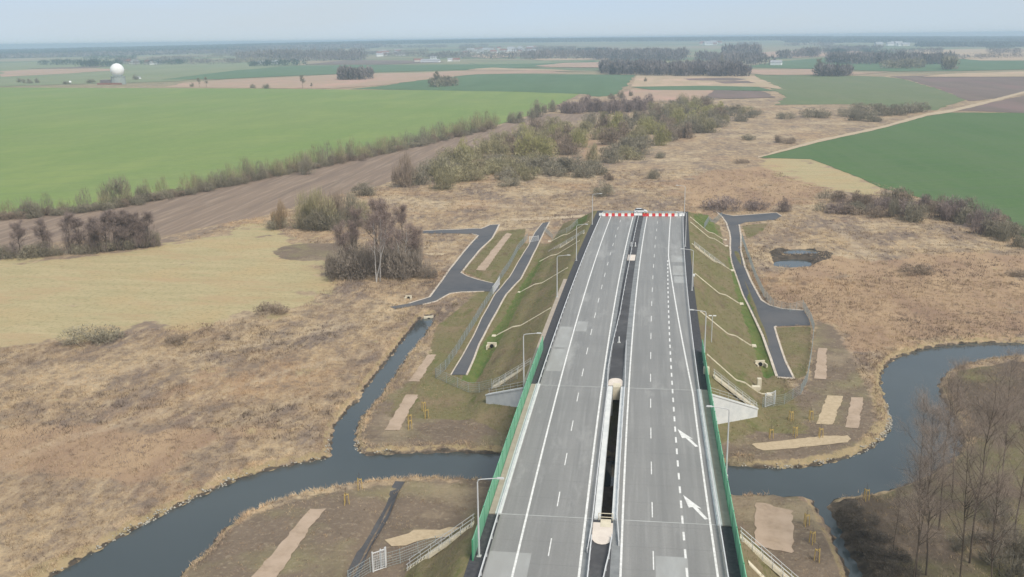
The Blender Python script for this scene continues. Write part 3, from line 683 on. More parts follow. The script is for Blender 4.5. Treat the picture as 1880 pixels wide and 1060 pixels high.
def wing(side, label):
    """wing wall splayed back from the bridge end, its foot in the earth cone"""
    a = np.array([(-19.3 if side < 0 else 11.3), 150.9]); b = np.array((-26.9, 156.6) if side < 0 else (19.7, 157.2)); zb = 3.0 if side < 0 else 2.1
    d = b - a; L = np.linalg.norm(d); root = tag(empty('wing_wall', (a[0], a[1], 0), math.atan2(d[1], d[0])), label, 'wing wall')
    def slab(t, lo0, lo1, hi0, hi1, ext, nm):
        v = []
        for yy in (-t, t): v += [(0, yy, lo0), (L + ext, yy, lo1), (L + ext, yy, hi1), (0, yy, hi0)]
        MB().add(v, [(3, 2, 1, 0), (4, 5, 6, 7), (0, 1, 5, 4), (1, 2, 6, 5), (2, 3, 7, 6), (3, 0, 4, 7)]).build(nm, M_KERBW, root)
    slab(.4, -.5, -.5, ZR - .25, zb, 0, 'wall_panel'); slab(.5, ZR - .24, zb + .01, ZR, zb + .25, .1, 'coping')
    top = lambda u: (u * L, 0, ZR + (zb + .2 - ZR) * u)
    rl = MB()
    for hgt in (.55, 1.05): rl.tube([(top(0)[0], 0, top(0)[2] + hgt), (top(.96)[0], 0, top(.96)[2] + hgt)], .025, 4)
    rl.build('handrail', M_GREYP, root)
    for u in np.linspace(0.02, .95, 6):
        p = top(u); MB().tube([(p[0], 0, p[2] - .2), (p[0], 0, p[2] + 1.05)], .025, 4).build('rail_post', M_GREYP, root)
    return root
wing(-1, 'grey triangular wing wall left of the far bridge end'); wing(1, 'white triangular wing wall right of the far bridge end')
# the cross rail closing the gap between the decks
gr = tag(empty('gap_railing', (-4.27, Y0 - .1, ZR)), 'low steel railing across the gap between the bridge decks', 'railing')
MB().tube([(-.85, 0, 1.0), (.85, 0, 1.0)], .05, 5).tube([(-.85, 0, .5), (.85, 0, .5)], .05, 5).build('rail', M_CREAM, gr)
for sx in (-.85, .85): MB().tube([(sx, 0, -.2), (sx, 0, 1.03)], .05, 5).build('rail_post', M_CREAM, gr)
for yy in (Y0 - .9, Y1 + .9):
    tag(MB().box((-4.25 + float(shift(yy)), yy, ZR - 1.0), (1.26, 1.9, 2.3)).build('end_slab', M_CREAM), 'pale concrete slab closing the gap at the %s bridge end' % ('near' if yy < 130 else 'far'), 'concrete slab')

# noise barriers
def barrier(x, y0, y1, hgt, label, step=4.0):
    n = int(round((y1 - y0) / step)); root = tag(empty('noise_barrier', (x, y0, ZR)), label, 'noise barrier')
    def hh(y): return hgt
    for i in range(n + 1):
        y = y0 + (y1 - y0) * i / n; s = float(shift(y))
        MB().box((s, y - y0, hgt / 2 - .3), (.16, .16, hgt + .75)).build('post', M_GREEND, root)
        if i < n:
            y2 = y0 + (y1 - y0) * (i + 1) / n; s2 = float(shift(y2)); v = []
            for ty in (-.05, .05): v += [(s + ty, y - y0 + .09, -.1), (s2 + ty, y2 - y0 - .09, -.1), (s2 + ty, y2 - y0 - .09, hgt), (s + ty, y - y0 + .09, hgt)]
            MB().add(v, [(3, 2, 1, 0), (4, 5, 6, 7), (0, 1, 5, 4), (1, 2, 6, 5), (2, 3, 7, 6), (3, 0, 4, 7)]).build('panel', M_GREEN, root)
barrier(-18.85, 95, 171, 2.6, 'long light green noise barrier beside the beige walkway')
barrier(10.85, 70, 172, 2.5, 'long dark green noise barrier beside the brown walkway')

# guardrails
def guardrail(line, label, beams=(.62,), wide=.10, post=4.0, pm=M_STEEL):
    line = [np.array(p, float) for p in line]
    o = line[0]; root = tag(empty('guardrail', (o[0] + float(shift(o[1])), o[1], ZR + .1)), label, 'guardrail')
    pts = []
    for a, b in zip(line[:-1], line[1:]):
        n = max(1, int(abs(b[1] - a[1]) / post)); pts += [a + (b - a) * k / n for k in range(n)]
    pts.append(line[-1])
    w = np.array([(p[0] + float(shift(p[1])), p[1]) for p in pts]) - [o[0] + float(shift(o[1])), o[1]]
    bm_ = MB()
    for z in beams:
        v = []; f = []
        for i, p in enumerate(w):
            z0 = z if 0 < i < len(w) - 1 else z * .45
            v += [(p[0] - wide, p[1], z0 - .13), (p[0] + wide, p[1], z0 - .13), (p[0] + wide, p[1], z0 + .13), (p[0] - wide, p[1], z0 + .13)]
        for i in range(len(w) - 1):
            for k in range(4): f.append((4 * i + k, 4 * i + (k + 1) % 4, 4 * i + 4 + (k + 1) % 4, 4 * i + 4 + k))
        f += [(3, 2, 1, 0), tuple(4 * len(w) - 4 + k for k in range(4))]
        bm_.add(v, f)
    bm_.build('beam', pm, root)
    proto = MB().box((0, 0, .2), (.12, .10, .9)).build('post', pm, root)
    for i, p in enumerate(w):
        q = proto if i == 0 else proto.copy()
        if i: COL.objects.link(q); q.parent = root
        q.location = (p[0], p[1], 0)
guardrail([(-17.42, 72), (-17.42, 160), (-17.3, 220), (-17.1, 316)], 'steel guardrail along the outer edge of the left carriageway', (.62,), .06)
guardrail([(9.30, 72), (9.32, 160), (9.4, 316)], 'steel guardrail along the outer edge of the right carriageway', (.62,), .06)
guardrail([(-6.1, 98), (-5.85, 104), (-5.72, 150), (-6.05, 160), (-5.9, 172), (-5.2, 196), (-4.9, 240), (-4.9, 314)], 'steel guardrail along the left side of the median', (.62,), .045)
guardrail([(-2.55, 100), (-2.88, 106), (-2.88, 152), (-3.1, 166), (-3.3, 176)], 'short steel guardrail along the right side of the bridge gap', (.62,), .045)
guardrail([(-4.1, 92), (-3.6, 97), (-3.4, 101.5)], 'bent steel guardrail end beside the near sand patch', (.55,), .06, 2)
guardrail([(-5.75, 90), (-5.75, 101)], 'thin straight guardrail beside the near sand patch', (.55,), .06, 2)

# lighting columns
def lamp(x, y, side, hgt, arm, label):
    root = tag(empty('street_lamp', (x + float(shift(y)), y, ZR - .1)), label, 'street lamp', 'street lamps along the motorway')
    MB().box((0, 0, .05), (.5, .5, .35)).build('base', M_CONC, root)
    MB().tube([(0, 0, .1), (0, 0, hgt * .5), (0, 0, hgt - .25)], [.13, .105, .08], 8).build('pole', M_GREYP, root)
    MB().tube([(0, 0, hgt - .25), (side * .08, 0, hgt + .02), (side * .35, 0, hgt + .14), (side * arm, 0, hgt + .38)], [.08, .07, .06, .055], 6).build('arm', M_GREYP, root)
    mb = MB(); mb.box((side * (arm + .3), 0, hgt + .40), (.85, .34, .14), 0, .8); h_ = mb.build('lamp_head', M_GREYP, root)
    MB().box((side * (arm + .3), 0, hgt + .325), (.6, .24, .02)).build('lens', M_WHITE, h_)
for i, (x, y) in enumerate(((-18.3, 96), (-19.75, 150), (-20.0, 209), (-18.9, 246), (-18.9, 297))):
    lamp(x, y, 1, 9.6, 2.3, ['grey street lamp nearest the camera on the left carriageway', 'street lamp behind the far end of the light green barrier', 'street lamp on the left verge where the beige strip ends',
                             'street lamp on the left verge second from the barricade', 'street lamp beside the left end of the red and white barricade'][i])
for i, (x, y) in enumerate(((11.3, 120), (10.95, 166.4), (10.5, 217.5), (9.8, 266), (9.8, 315.5))):
    lamp(x, y, -1, 9.6, 2.3, ['street lamp outside the dark green barrier above the river', 'street lamp outside the far end of the dark green barrier', 'street lamp on the right verge above the grass slope',
                              'street lamp on the right verge second from the barricade', 'street lamp at the right end of the red and white barricade'][i])
p = P(1305, 653, 2.2); zt = T1(p[0], p[1])
q = P(1305, 652, 3.2)
sl_ = tag(empty('path_lamp', (q[0], q[1], T1(q[0], q[1]))), 'short twin headed lamp standing on the right grass slope', 'lamp')
MB().tube([(0, 0, -.3), (0, 0, 5.4)], [.09, .06], 6).build('pole', M_GREYP, sl_)
for s in (-1, 1): MB().box((s * .42, 0, 5.45), (.6, .3, .12)).build('lamp_head', M_WHITE, sl_)
cp = tag(empty('camera_pole', (10.9 + float(shift(221)), 221, ZR - .2)), 'thin pole with a white box on the right verge', 'pole')
MB().tube([(0, 0, -.2), (0, 0, 3.0)], .06, 5).build('pole', M_GREYP, cp); MB().box((0, 0, 3.05), (.55, .5, .5)).build('box', M_WHITE, cp)

# stairs and drainage chutes on the slopes
def stairs(x, y, side, run, drop, label, rails=(1, 1), z0=ZR):
    root = tag(empty('slope_stairs', (x, y, z0)), label, 'stairs'); n = 22; st = MB()
    for k in range(n):
        st.box((side * run * (k + .5) / n, 0, -drop * (k + .5) / n - .05), (run / n + .02, .9, .22))
    st.build('steps', M_CREAM, root)
    for w in (-1, 1):
        v = []
        for yy in (w * .46, w * .58): v += [(0, yy, -.3), (side * run, yy, -drop - .3), (side * run, yy, -drop + .16), (0, yy, .16)]
        MB().add(v, [(3, 2, 1, 0), (4, 5, 6, 7), (0, 1, 5, 4), (1, 2, 6, 5), (2, 3, 7, 6), (3, 0, 4, 7)]).build('stringer', M_CREAM, root)
        if rails[0 if w < 0 else 1]:
            rl = MB()
            for hh in (.55, 1.05): rl.tube([(0, w * .62, hh), (side * run, w * .62, -drop + hh)], .042 if y < 120 else .028, 4)
            rl.build('handrail', M_GREYP, root)
            for u in np.linspace(.02, .98, 7): MB().tube([(side * run * u, w * .62, -drop * u - .2), (side * run * u, w * .62, -drop * u + 1.05)], .04, 4).build('rail_post', M_GREYP, root)
stairs(-20.2, 103.4, -1, 8.5, 6.8, 'pale stairs with handrails down the slope by the gate')
stairs(11.6, 103.6, 1, 7.6, 6.7, 'pale stairs with handrails beside the large gravel bed')
sx = float(shift(160)); stairs(-20.0 + sx, 162.4, -1, 7.2, ZR - T1(-27.2 + sx, 162.4), 'stairs with handrails behind the grey wing wall')
stairs(12.2 + sx, 159.6, 1, 7.8, ZR - T1(20.0 + sx, 159.6), 'stairs with handrails behind the white wing wall')
stairs(-20.0 + float(shift(283)), 283, -1, 11, 6.8, 'small far stairs on the left slope below the last lamps')
stairs(12.2 + float(shift(268)), 268, 1, 9, 6.8, 'small far stairs on the right slope near the barricade')
def chute(x0, side, y, dy, label, w=.42, end=1.0, ):
    """concrete drainage channel lying on the embankment slope"""
    run = RUNL if side < 0 else RUNR; xs = np.linspace(0, run * end, 26); L = []
    for u in xs:
        yy = y + dy * .35 * min(1, u / (run * .5)); xx = x0 + side * u
        L.append((xx + float(shift(yy)), yy))
    L = np.array(L); zz = T(L[:, 0], L[:, 1]); o = np.array([L[0][0], L[0][1], zz[0]])
    root = tag(empty('drain_chute', o), label, 'drain chute'); q = strip_poly(L, w); n = len(L); v = []; f = []
    prof = [(0, -.2), (0, .16), (.22, .16), (.3, .05), (.7, .05), (.78, .16), (1, .16), (1, -.2)]
    for i in range(n):
        l, r = q[i], q[2 * n - 1 - i]
        for a, b in prof: p = l + (r - l) * a; v.append((p[0] - o[0], p[1] - o[1], zz[i] + b - o[2]))
    m_ = len(prof)
    for i in range(n - 1):
        for k in range(m_ - 1): f.append((m_ * i + k, m_ * i + k + 1, m_ * i + m_ + k + 1, m_ * i + m_ + k))
    f += [tuple(range(m_))[::-1], tuple(m_ * (n - 1) + k for k in range(m_))]
    MB().add(v, f).build('channel', M_CREAM, root)
    e = L[-1]; MB().box((e[0] - o[0] + side * .5, e[1] - o[1], zz[-1] - o[2] + .05), (1.0, 1.3, .3), 0, .85).build('outlet', M_CREAM, root)
chute(XL, -1, 200, 2.5, 'pale drain chute on the left slope beside the ditch head'); chute(XL, -1, 238, 3, 'pale drain chute on the left slope behind the second lamp')
chute(XL, -1, 272, 3, 'pale drain chute on the left slope below the gate'); chute(XL, -1, 302, 4, 'farthest pale drain chute on the left slope')
chute(XR, 1, 171, -3, 'pale drain chute above the white concrete blocks'); chute(XR, 1, 200, -4, 'pale drain chute on the right slope beyond the twin headed lamp')
chute(XR, 1, 234, -5, 'pale drain chute on the right slope below the white box pole'); chute(XR, 1, 270, -6, 'pale drain chute on the right slope near the far stairs')
chute(XR, 1, 303, -6, 'nearer of two pale drain chutes beside the barricade'); chute(XR, 1, 312, -6, 'farther of two pale drain chutes beside the barricade')
chute(12, 1, 98.5, 0, 'wide pale drain chute nearest the camera on the right slope', .9)
def headwall(px, py, label, rz=0, s=1.0):
    p = P(px, py); root = tag(empty('culvert_head', (p[0], p[1], T1(p[0], p[1]) - .1), rz), label, 'culvert head')
    MB().box((0, .3 * s, .55 * s), (2.0 * s, .35 * s, 1.3 * s)).build('headwall', M_CREAM, root)
    for sx in (-1, 1): MB().box((sx * .95 * s, -.5 * s, .35 * s), (.3 * s, 1.3 * s, .8 * s)).build('cheek_wall', M_CREAM, root)
    MB().lathe([(.42 * s, 0), (.42 * s, .25 * s)], 12).build('pipe_mouth', M_HOLE, root)
    pm = [o for o in root.children if o.name.startswith('pipe_mouth')][0]; pm.rotation_euler = (PI / 2, 0, 0); pm.location = (0, .1 * s, .5 * s)
headwall(903, 640, 'pale culvert head with a dark mouth in the left ditch'); headwall(1396, 668, 'pale culvert head with a dark mouth in the right ditch', .3)
headwall(787, 577, 'culvert with dark mouth at the head of the stream', .4, 1.2); headwall(750, 549, 'low pale culvert head beside the left service road', 0, .8)
for px, py, d, lb in ((1393, 715, (.8, .8, 2.2), 'tall white concrete block at the foot of the right slope'), (1387, 722, (1.5, .9, .9), 'low white concrete block at the foot of the right slope'),
                      (1288, 700, (1.0, 1.0, 1.3), 'white cabinet beside the dark green barrier')):
    p = P(px, py); z = max(T1(p[0], p[1]), 0) if px > 1300 else 0
    if px < 1300: p = P(px + 8, py, 5.6); z = T1(p[0], p[1])
    mb = MB().box((0, 0, d[2] / 2 - .1), d); o = mb.build('concrete_block', M_CREAM, None, False, .06); o.location = (p[0], p[1], z); tag(o, lb, 'concrete block')

# barricade at the road end
def traffic_barrier(m):
    root = empty('traffic_barrier', (0, 0, 0)); pr = [(.25, 0), (.25, .2), (.12, .45), (.09, .95), (-.09, .95), (-.12, .45), (-.25, .2), (-.25, 0)]
    v = [(sx, a, b) for sx in (-.5, .5) for a, b in pr]; n = len(pr)
    MB().add(v, [(k, (k + 1) % n, n + (k + 1) % n, n + k) for k in range(n)] + [tuple(range(n))[::-1], tuple(range(n, 2 * n))]).build('body', m, root)
    MB().box((0, 0, 1.07), (.28, .14, .22)).build('warning_lamp', M_YEL, root)
    return root
protoR, protoW = traffic_barrier(M_RED), traffic_barrier(M_WHITE); firstR = firstW = True
YB = 312.0; SB = float(shift(YB))
x = -17.0; row = 'WRWRWRWRWR'
seq = [(-16.4 + 1.04 * i, 'WRWRWRWRWR'[i]) for i in range(10)] + [(-3.2 + 1.04 * i, 'RRWRWRWRWRW'[i]) for i in range(11)]
for xx, c in seq:
    if c == 'R': o = protoR if firstR else copy_tree(protoR); firstR = False
    else: o = protoW if firstW else copy_tree(protoW); firstW = False
    o.location = (xx + SB, YB + (xx + 5) * .05, ZR + .11)
    tag(o, '%s plastic road barrier in the row closing the road end' % ('red' if c == 'R' else 'white'), 'road barrier', '%s barriers of the road end barricade' % ('red' if c == 'R' else 'white'))
def jersey(x, y, L, rz, label):
    root = tag(empty('concrete_barrier', (x + float(shift(y)), y, ZR + .1), rz), label, 'concrete barrier'); pr = [(.3, 0), (.3, .1), (.14, .35), (.09, .85), (-.09, .85), (-.14, .35), (-.3, .1), (-.3, 0)]
    n = len(pr); v = [(sx, a, b) for sx in (-L / 2, L / 2) for a, b in pr]
    MB().add(v, [(k, (k + 1) % n, n + (k + 1) % n, n + k) for k in range(n)] + [tuple(range(n))[::-1], tuple(range(n, 2 * n))]).build('body', M_WHITE, root)
    for s in (-1, 1): MB().box((s * L * .3, 0, .87), (.12, .1, .06)).build('lifting_eye', M_STEEL, root)
jersey(-5.2, 313.6, 2.6, .05, 'white concrete barrier in the median between the red rows'); jersey(9.0, 313.4, 1.6, .1, 'white concrete barrier at the right end of the red row')
jersey(-17.4, 312.4, 1.2, .05, 'white concrete barrier at the left end of the red row')
def car(x, y, rz, label):
    root = tag(empty('parked_car', (x + float(shift(y)), y, ZR + .1), rz), label, 'car')
    pr = [(-2.15, .32), (-2.2, .62), (-2.1, .95), (-1.2, 1.02), (1.35, 1.0), (2.05, .82), (2.2, .6), (2.15, .32)]; n = len(pr)
    v = [(a, s * .86, b) for s in (-1, 1) for a, b in pr]
    MB().add(v, [(k, (k + 1) % n, n + (k + 1) % n, n + k) for k in range(n)] + [tuple(range(n))[::-1], tuple(range(n, 2 * n))]).build('body', M_CARW, root, False, .05)
    pr = [(-2.0, .98), (-1.5, 1.42), (-.9, 1.5), (.3, 1.47), (1.15, 1.0)]; n = len(pr)
    v = [(a, s * (.80 if b < 1.2 else .64), b) for s in (-1, 1) for a, b in pr]
    cb = MB().add(v, [(k, (k + 1) % n, n + (k + 1) % n, n + k) for k in range(n)] + [tuple(range(n))[::-1], tuple(range(n, 2 * n))]).build('windows', M_GLASS, root)
    MB().box((-.6, 0, 1.51), (1.7, 1.22, .05)).build('roof_panel', M_CARW, root, False, .02)
    for sx in (-1.35, 1.35):
        for sy in (-.84, .84):
            wv = MB().lathe([(.32, -.1), (.34, 0), (.32, .1)], 14).build('wheel', M_TYRE, root); wv.rotation_euler = (PI / 2, 0, 0); wv.location = (sx, sy, .33)
            rm = MB().lathe([(.2, -.11), (.2, .11)], 10).build('rim', M_STEEL, wv)
    for sy in (-.6, .6):
        MB().box((2.14, sy, .68), (.12, .38, .14)).build('headlight', M_WHITE, root); MB().box((-2.14, sy, .75), (.12, .32, .18)).build('tail_light', M_RED, root)
car(-4.6, 318.2, .08, 'white car parked behind the barricade at the road end')
# cones / posts standing on the median
for i, (x, y) in enumerate(((-5.3, 265), (-4.1, 265), (-4.7, 176.5))):
    o = tag(empty('marker_post', (x + float(shift(y)), y, ZR + .07)), ['left white marker post of the pair on the far median', 'right white marker post of the pair on the far median', 'white marker post alone on the median before the bridge'][i], 'marker post')
    MB().tube([(0, 0, -.1), (0, 0, 1.2)], .13, 6).build('post', M_WHITE, o); MB().box((0, 0, .05), (.6, .6, .12)).build('foot', M_CONC, o)

# wire fences with posts and gates
def fence(px, label, hgt=2.0, post=3.0, z=None):
    line = Ppoly(px); pts = []
    for a, b in zip(line[:-1], line[1:]):
        n = max(1, int(round(np.linalg.norm(b - a) / post))); pts += [a + (b - a) * k / n for k in range(n)]
    pts.append(line[-1]); pts = np.array(pts); zz = T(pts[:, 0], pts[:, 1]); o = np.array([pts[0][0], pts[0][1], zz[0]])
    root = tag(empty('wire_fence', o), label, 'fence'); wr = MB()
    P3 = np.column_stack([pts, zz]) - o
    for hh in (.1, .45, .8, 1.15, 1.5, hgt - .05): wr.tube([p + np.array([0, 0, hh]) for p in P3], .022, 3, False)
    for a, b in zip(P3[:-1], P3[1:]):
        for u in np.linspace(.12, .88, 7):
            p = a + (b - a) * u; wr.tube([p + [0, 0, .08], p + [0, 0, hgt - .05]], .016, 3, False)
    wr.build('wire_mesh', M_WIRE, root)
    proto = MB().tube([(0, 0, -.4), (0, 0, hgt + .05)], .05, 5).build('post', M_WIRE, root)
    for i, p in enumerate(P3[:99]):
        q = proto if i == 0 else proto.copy()
        if i: COL.objects.link(q); q.parent = root
        q.location = p
fence([(968,440),(950,462),(938,485),(922,510),(914,522)], 'wire fence between the left service roads north of the gate')
fence([(906,540),(885,572),(862,610),(838,650),(818,680),(800,694)], 'wire fence along the left service road south of the gate')
fence([(800,694),(840,712),(880,730),(950,752)], 'wire fence from the left service road towards the bridge')
fence([(640,1075),(680,1050),(735,1035),(800,1010),(870,985)], 'wire fence running to the near left stairs')
fence([(1362,440),(1372,470),(1386,510),(1402,545),(1420,565)], 'wire fence beside the right service road below the pond')
fence([(1420,565),(1450,572),(1474,566),(1488,590),(1494,610)], 'wire fence around the right turning bay', 2.0, 2.5)
fence([(1494,610),(1490,650),(1482,700),(1470,725),(1440,742),(1400,750)], 'wire fence bending round the right slope foot')
fence([(1325,400),(1300,420),(1292,440)], 'short wire fence on the far right slope')
fence([(1000,425),(1015,440),(1040,440),(1060,430)], 'short wire fence around the far left slope foot', 1.6)
def gate(px0, px1, label, hgt=2.0):
    a, b = P(*px0), P(*px1); L = np.linalg.norm((b - a)[:2]); ang = math.atan2(b[1] - a[1], b[0] - a[0])
    root = tag(empty('mesh_gate', (a[0], a[1], T1(a[0], a[1])), ang), label, 'gate')
    fr = MB(); 
    for z in (.1, hgt): fr.tube([(0, 0, z), (L, 0, z)], .06, 5)
    fr.build('gate_frame', M_STEEL, root); inf = MB()
    for u in np.arange(.25, L, .25): inf.tube([(u, 0, .12), (u, 0, hgt)], .022, 3, False)
    for z in np.arange(.4, hgt, .35): inf.tube([(0, 0, z), (L, 0, z)], .02, 3, False)
    inf.build('mesh_infill', M_STEEL, root)
    for u in (0, L): MB().box((u, 0, hgt / 2), (.16, .16, hgt + .4)).build('gate_post', M_STEEL, root)
gate((905,541), (917,523), 'white gate across the branch of the left service road'); gate((972,445), (988,443), 'blue grey gate across the far left service road', 1.7)
gate((685,1050), (708,1042), 'tall mesh gate near the bottom left stairs', 2.6); gate((1404,748), (1422,742), 'mesh gate at the foot of the right slope', 2.4)
gate((700,1042), (709,1038), 'narrow mesh gate leaf beside the tall gate', 2.4)

# tree stakes: a sapling tied between timber posts
def sapling(px, py, label, s=1.0):
    p = P(px, py); root = tag(empty('staked_sapling', (p[0], p[1], T1(p[0], p[1])), random.random()), label, 'staked sapling', 'newly planted staked saplings')
    for k in range(3):
        a = 2 * PI * k / 3; MB().tube([(.42 * s * math.cos(a), .42 * s * math.sin(a), -.2), (.34 * s * math.cos(a), .34 * s * math.sin(a), 1.7 * s)], .06, 5).build('stake', M_WOODP, root)
    v = [(.36 * s * math.cos(2 * PI * k / 3), .36 * s * math.sin(2 * PI * k / 3), 1.55 * s) for k in range(3)]
    rl = MB()
    for k in range(3): rl.tube([v[k], v[(k + 1) % 3]], .05, 4)
    rl.build('cross_rail', M_WOODP, root)
    st = MB().tube([(0, 0, -.1), (.03, 0, 1.4 * s), (0, .04, 2.6 * s)], [.035, .025, .01], 5)
    for k in range(7):
        a = k * 2.4; z = (1.3 + .17 * k) * s; st.tube([(0, 0, z), (.35 * math.cos(a), .35 * math.sin(a), z + .45)], [.012, .006], 3)
    st.build('stem', M_BARK, root)
near_s = [(660, 900), (636, 927), (778, 755), (783, 768), (752, 778), (752, 788), (1415, 804), (1460, 801), (1506, 804), (1452, 772), (1488, 770), (1480, 965), (1491, 997), (1501, 1030), (1590, 918)]
where = ['staked sapling by the water left of the dark ditch', 'staked sapling second from the water left of the dark ditch', 'staked sapling farthest up the bare ground right of the long gravel bed', 'staked sapling in the middle of the bare ground left of the bridge',
         'staked sapling beside the gravel bed north of the river', 'staked sapling nearest the river beside the northern gravel bed', 'leftmost staked sapling behind the long straw bed', 'second staked sapling behind the long straw bed',
         'third staked sapling behind the long straw bed', 'staked sapling left of the pale straw rectangle', 'staked sapling touching the pale straw rectangle', 'staked sapling at the river end beside the large gravel bed',
         'middle staked sapling beside the large gravel bed', 'staked sapling nearest the stairs beside the large gravel bed', 'lone staked sapling on the wooded bank tip']
for (a, b), l in zip(near_s, where): sapling(a, b, l)

# ------------------------------------------------------------------ vegetation
def twig_tris(p, d, L, w, r):
    """thin triangles from p along d"""
    n = len(p); s = r.normal(size=(n, 3)); s = np.cross(d, s); s /= np.linalg.norm(s, axis=1, keepdims=True) + 1e-9
    a = p - s * (w / 2)[:, None]; b = p + s * (w / 2)[:, None]; c = p + d * L[:, None]
    v = np.stack([a, b, c], 1).reshape(-1, 3); f = np.arange(3 * n).reshape(-1, 3); return v, f
def unit(v): return v / (np.linalg.norm(v, axis=-1, keepdims=True) + 1e-9)
def bush_mesh(name, seed, n=3000, lobes=22, up=.6, L=.13, w=.023, spread=.70, zlo=.12):
    r = np.random.default_rng(seed)
    c = np.stack([r.normal(0, .42, lobes), r.normal(0, .42, lobes), r.uniform(.12, .70, lobes)], 1)
    rad = r.uniform(.20, .36, lobes); rr = np.hypot(c[:, 0], c[:, 1]); sc = np.minimum(1, spread / (rr + 1e-6)); c[:, :2] *= sc[:, None]
    c[:, 2] *= np.clip(1.15 - (rr * sc) ** 2, .4, 1.1)
    k = r.integers(0, lobes, n); u = unit(r.normal(size=(n, 3))); q = c[k] + u * (rad[k] * r.uniform(.25, 1, n) ** .4)[:, None]
    keep = q[:, 2] > 0; q[~keep, 2] = r.uniform(0.0, .3, (~keep).sum())
    d = unit(u * .8 + [0, 0, up] + r.normal(0, .35, (n, 3)))
    v, f = twig_tris(q, d, L * r.uniform(.5, 1.2, n), w * r.uniform(.6, 1.4, n), r)
    # stems from the ground
    m_ = 26; sp = np.stack([r.normal(0, .22, m_), r.normal(0, .22, m_), np.zeros(m_)], 1); sd_ = unit(sp * [1.2, 1.2, 0] + [0, 0, .8] + r.normal(0, .2, (m_, 3)))
    v2, f2 = twig_tris(sp, sd_, r.uniform(.5, .9, m_), np.full(m_, .03), r)
    lt = r.uniform(.25, .75, lobes)[k]; t = np.clip(np.concatenate([np.repeat(lt + r.normal(0, .10, n), 3), np.repeat(r.uniform(.1, .4, m_), 3)]), 0, 1)
    return mesh_np(name, np.concatenate([v, v2]), np.concatenate([f, f2 + len(v)]), M_LEAF, tint=t, link=False)
BUSH = [bush_mesh('bush', s) for s in range(5)]
SPARSE = [bush_mesh('hedge_shoots', 60 + s, 760, 18, 1.6, .26, .014, .8) for s in range(4)]
LOWB = [bush_mesh('low_bush', 20 + s, 2600, 22, .5, .12, .024, .8) for s in range(3)]
TALLB = [bush_mesh('tall_bush', 40 + s, 1700, 16, 1.5, .24, .015, .66) for s in range(4)]
def bush(px, py, w, h, col, label, protos=BUSH, group=None, name='bush', cat='bush', dz=0.0):
    p = P(px, py); k = depth(p) / F; o = bpy.data.objects.new(name, random.choice(protos)); COL.objects.link(o)
    W_ = w * k * .62; H_ = h * k * 1.05
    o.location = (p[0], p[1] + W_ * .3, T1(p[0], p[1]) - .05 + dz); o.scale = (W_, W_ * random.uniform(.8, 1.05), H_ * 1.0); o.rotation_euler = (0, 0, random.uniform(0, 6.28))
    j = random.uniform(.88, 1.12); o.color = (col[0] * j, col[1] * j, col[2] * j, 1)
    return tag(o, label, cat, group)
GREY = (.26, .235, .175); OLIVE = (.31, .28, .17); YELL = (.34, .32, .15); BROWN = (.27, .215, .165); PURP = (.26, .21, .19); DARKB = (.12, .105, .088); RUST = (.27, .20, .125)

# hedge along the wheat field: heights vary along its length
hl = np.array([(0,403),(60,398),(110,393),(160,388),(215,380),(300,364),(400,345),(500,324),(600,304),(700,283),(800,259),(900,236)], float)
for i in range(150):
    t = (i // 2 + .5 * (i % 2)) / 75.2; sx_ = 6 + t * 902; sy_ = np.interp(sx_, hl[:, 0], hl[:, 1]); f_ = 1 if sx_ < 650 else .8
    if i % 2 == 0: bush(sx_ + random.uniform(-3, 3), sy_ + random.uniform(0, 3), random.uniform(22, 36), random.uniform(11, 20) * f_, random.choice([GREY, BROWN, GREY]), 'low dense bush in the long hedge bordering the light green field', BUSH + LOWB, 'low bushes of the long field hedge', 'hedge_bush')
    elif sx_ > 330 or i % 6 == 1: bush(sx_ + random.uniform(-4, 4), sy_ + random.uniform(-2, 1), random.uniform(24, 40), random.uniform(28, 42) * f_, random.choice([OLIVE, GREY, OLIVE]), 'tall see-through sapling in the long hedge bordering the light green field', SPARSE, 'tall saplings of the long field hedge', 'hedge_sapling')
for (a, b, w, h) in ((212, 370, 58, 46), (260, 366, 34, 30), (560, 318, 30, 40), (50, 397, 56, 32)):
    bush(a, b + 4, w, h, GREY, {212: 'broad pale bush rising highest in the near part of the hedge', 260: 'rounded bush beside the highest hedge bush', 560: 'slender tall bush in the middle of the hedge', 50: 'wide low bush at the near end of the hedge'}[a], TALLB, None, 'hedge_bush')
# willow thicket in the middle
def fill(poly, n, wr, hr, pal, label, group, protos=BUSH, seed=1, name='willow_bush', mind=.5):
    r = random.Random(seed); q = np.array(poly, float); lo, hi = q.min(0), q.max(0); pts = []; tries = 0; n = int(n * 1.25)
    while len(pts) < n and tries < 20000:
        tries += 1; a, b = r.uniform(lo[0], hi[0]), r.uniform(lo[1], hi[1])
        if not inside(q, np.array([a]), np.array([b]))[0]: continue
        k = .6 + .8 * (b - lo[1]) / (hi[1] - lo[1] + 1e-6)
        if any(abs(a - c) < wr[0] * mind * k and abs(b - d) < wr[0] * mind * .35 * k for c, d in pts): continue
        pts.append((a, b))
    for a, b in pts:
        k = 1.0 * (b - 60) / 260
        lb = label; c = r.choice(pal); gp = group
        if isinstance(label, dict): lb, gp = label[c]
        bush(a, b, r.uniform(*wr) * k, r.uniform(*hr) * k, c, lb, protos, gp, name)
LAB = {GREY: ('grey brown rounded willow bush in the central thicket', 'grey willows of the central thicket'), OLIVE: ('olive tinged willow bush in the central thicket', 'olive willows of the central thicket'),
       YELL: ('yellow green budding willow in the central thicket', 'yellow willows of the central thicket'), BROWN: ('brownish bush in the central thicket', 'brown bushes of the central thicket')}
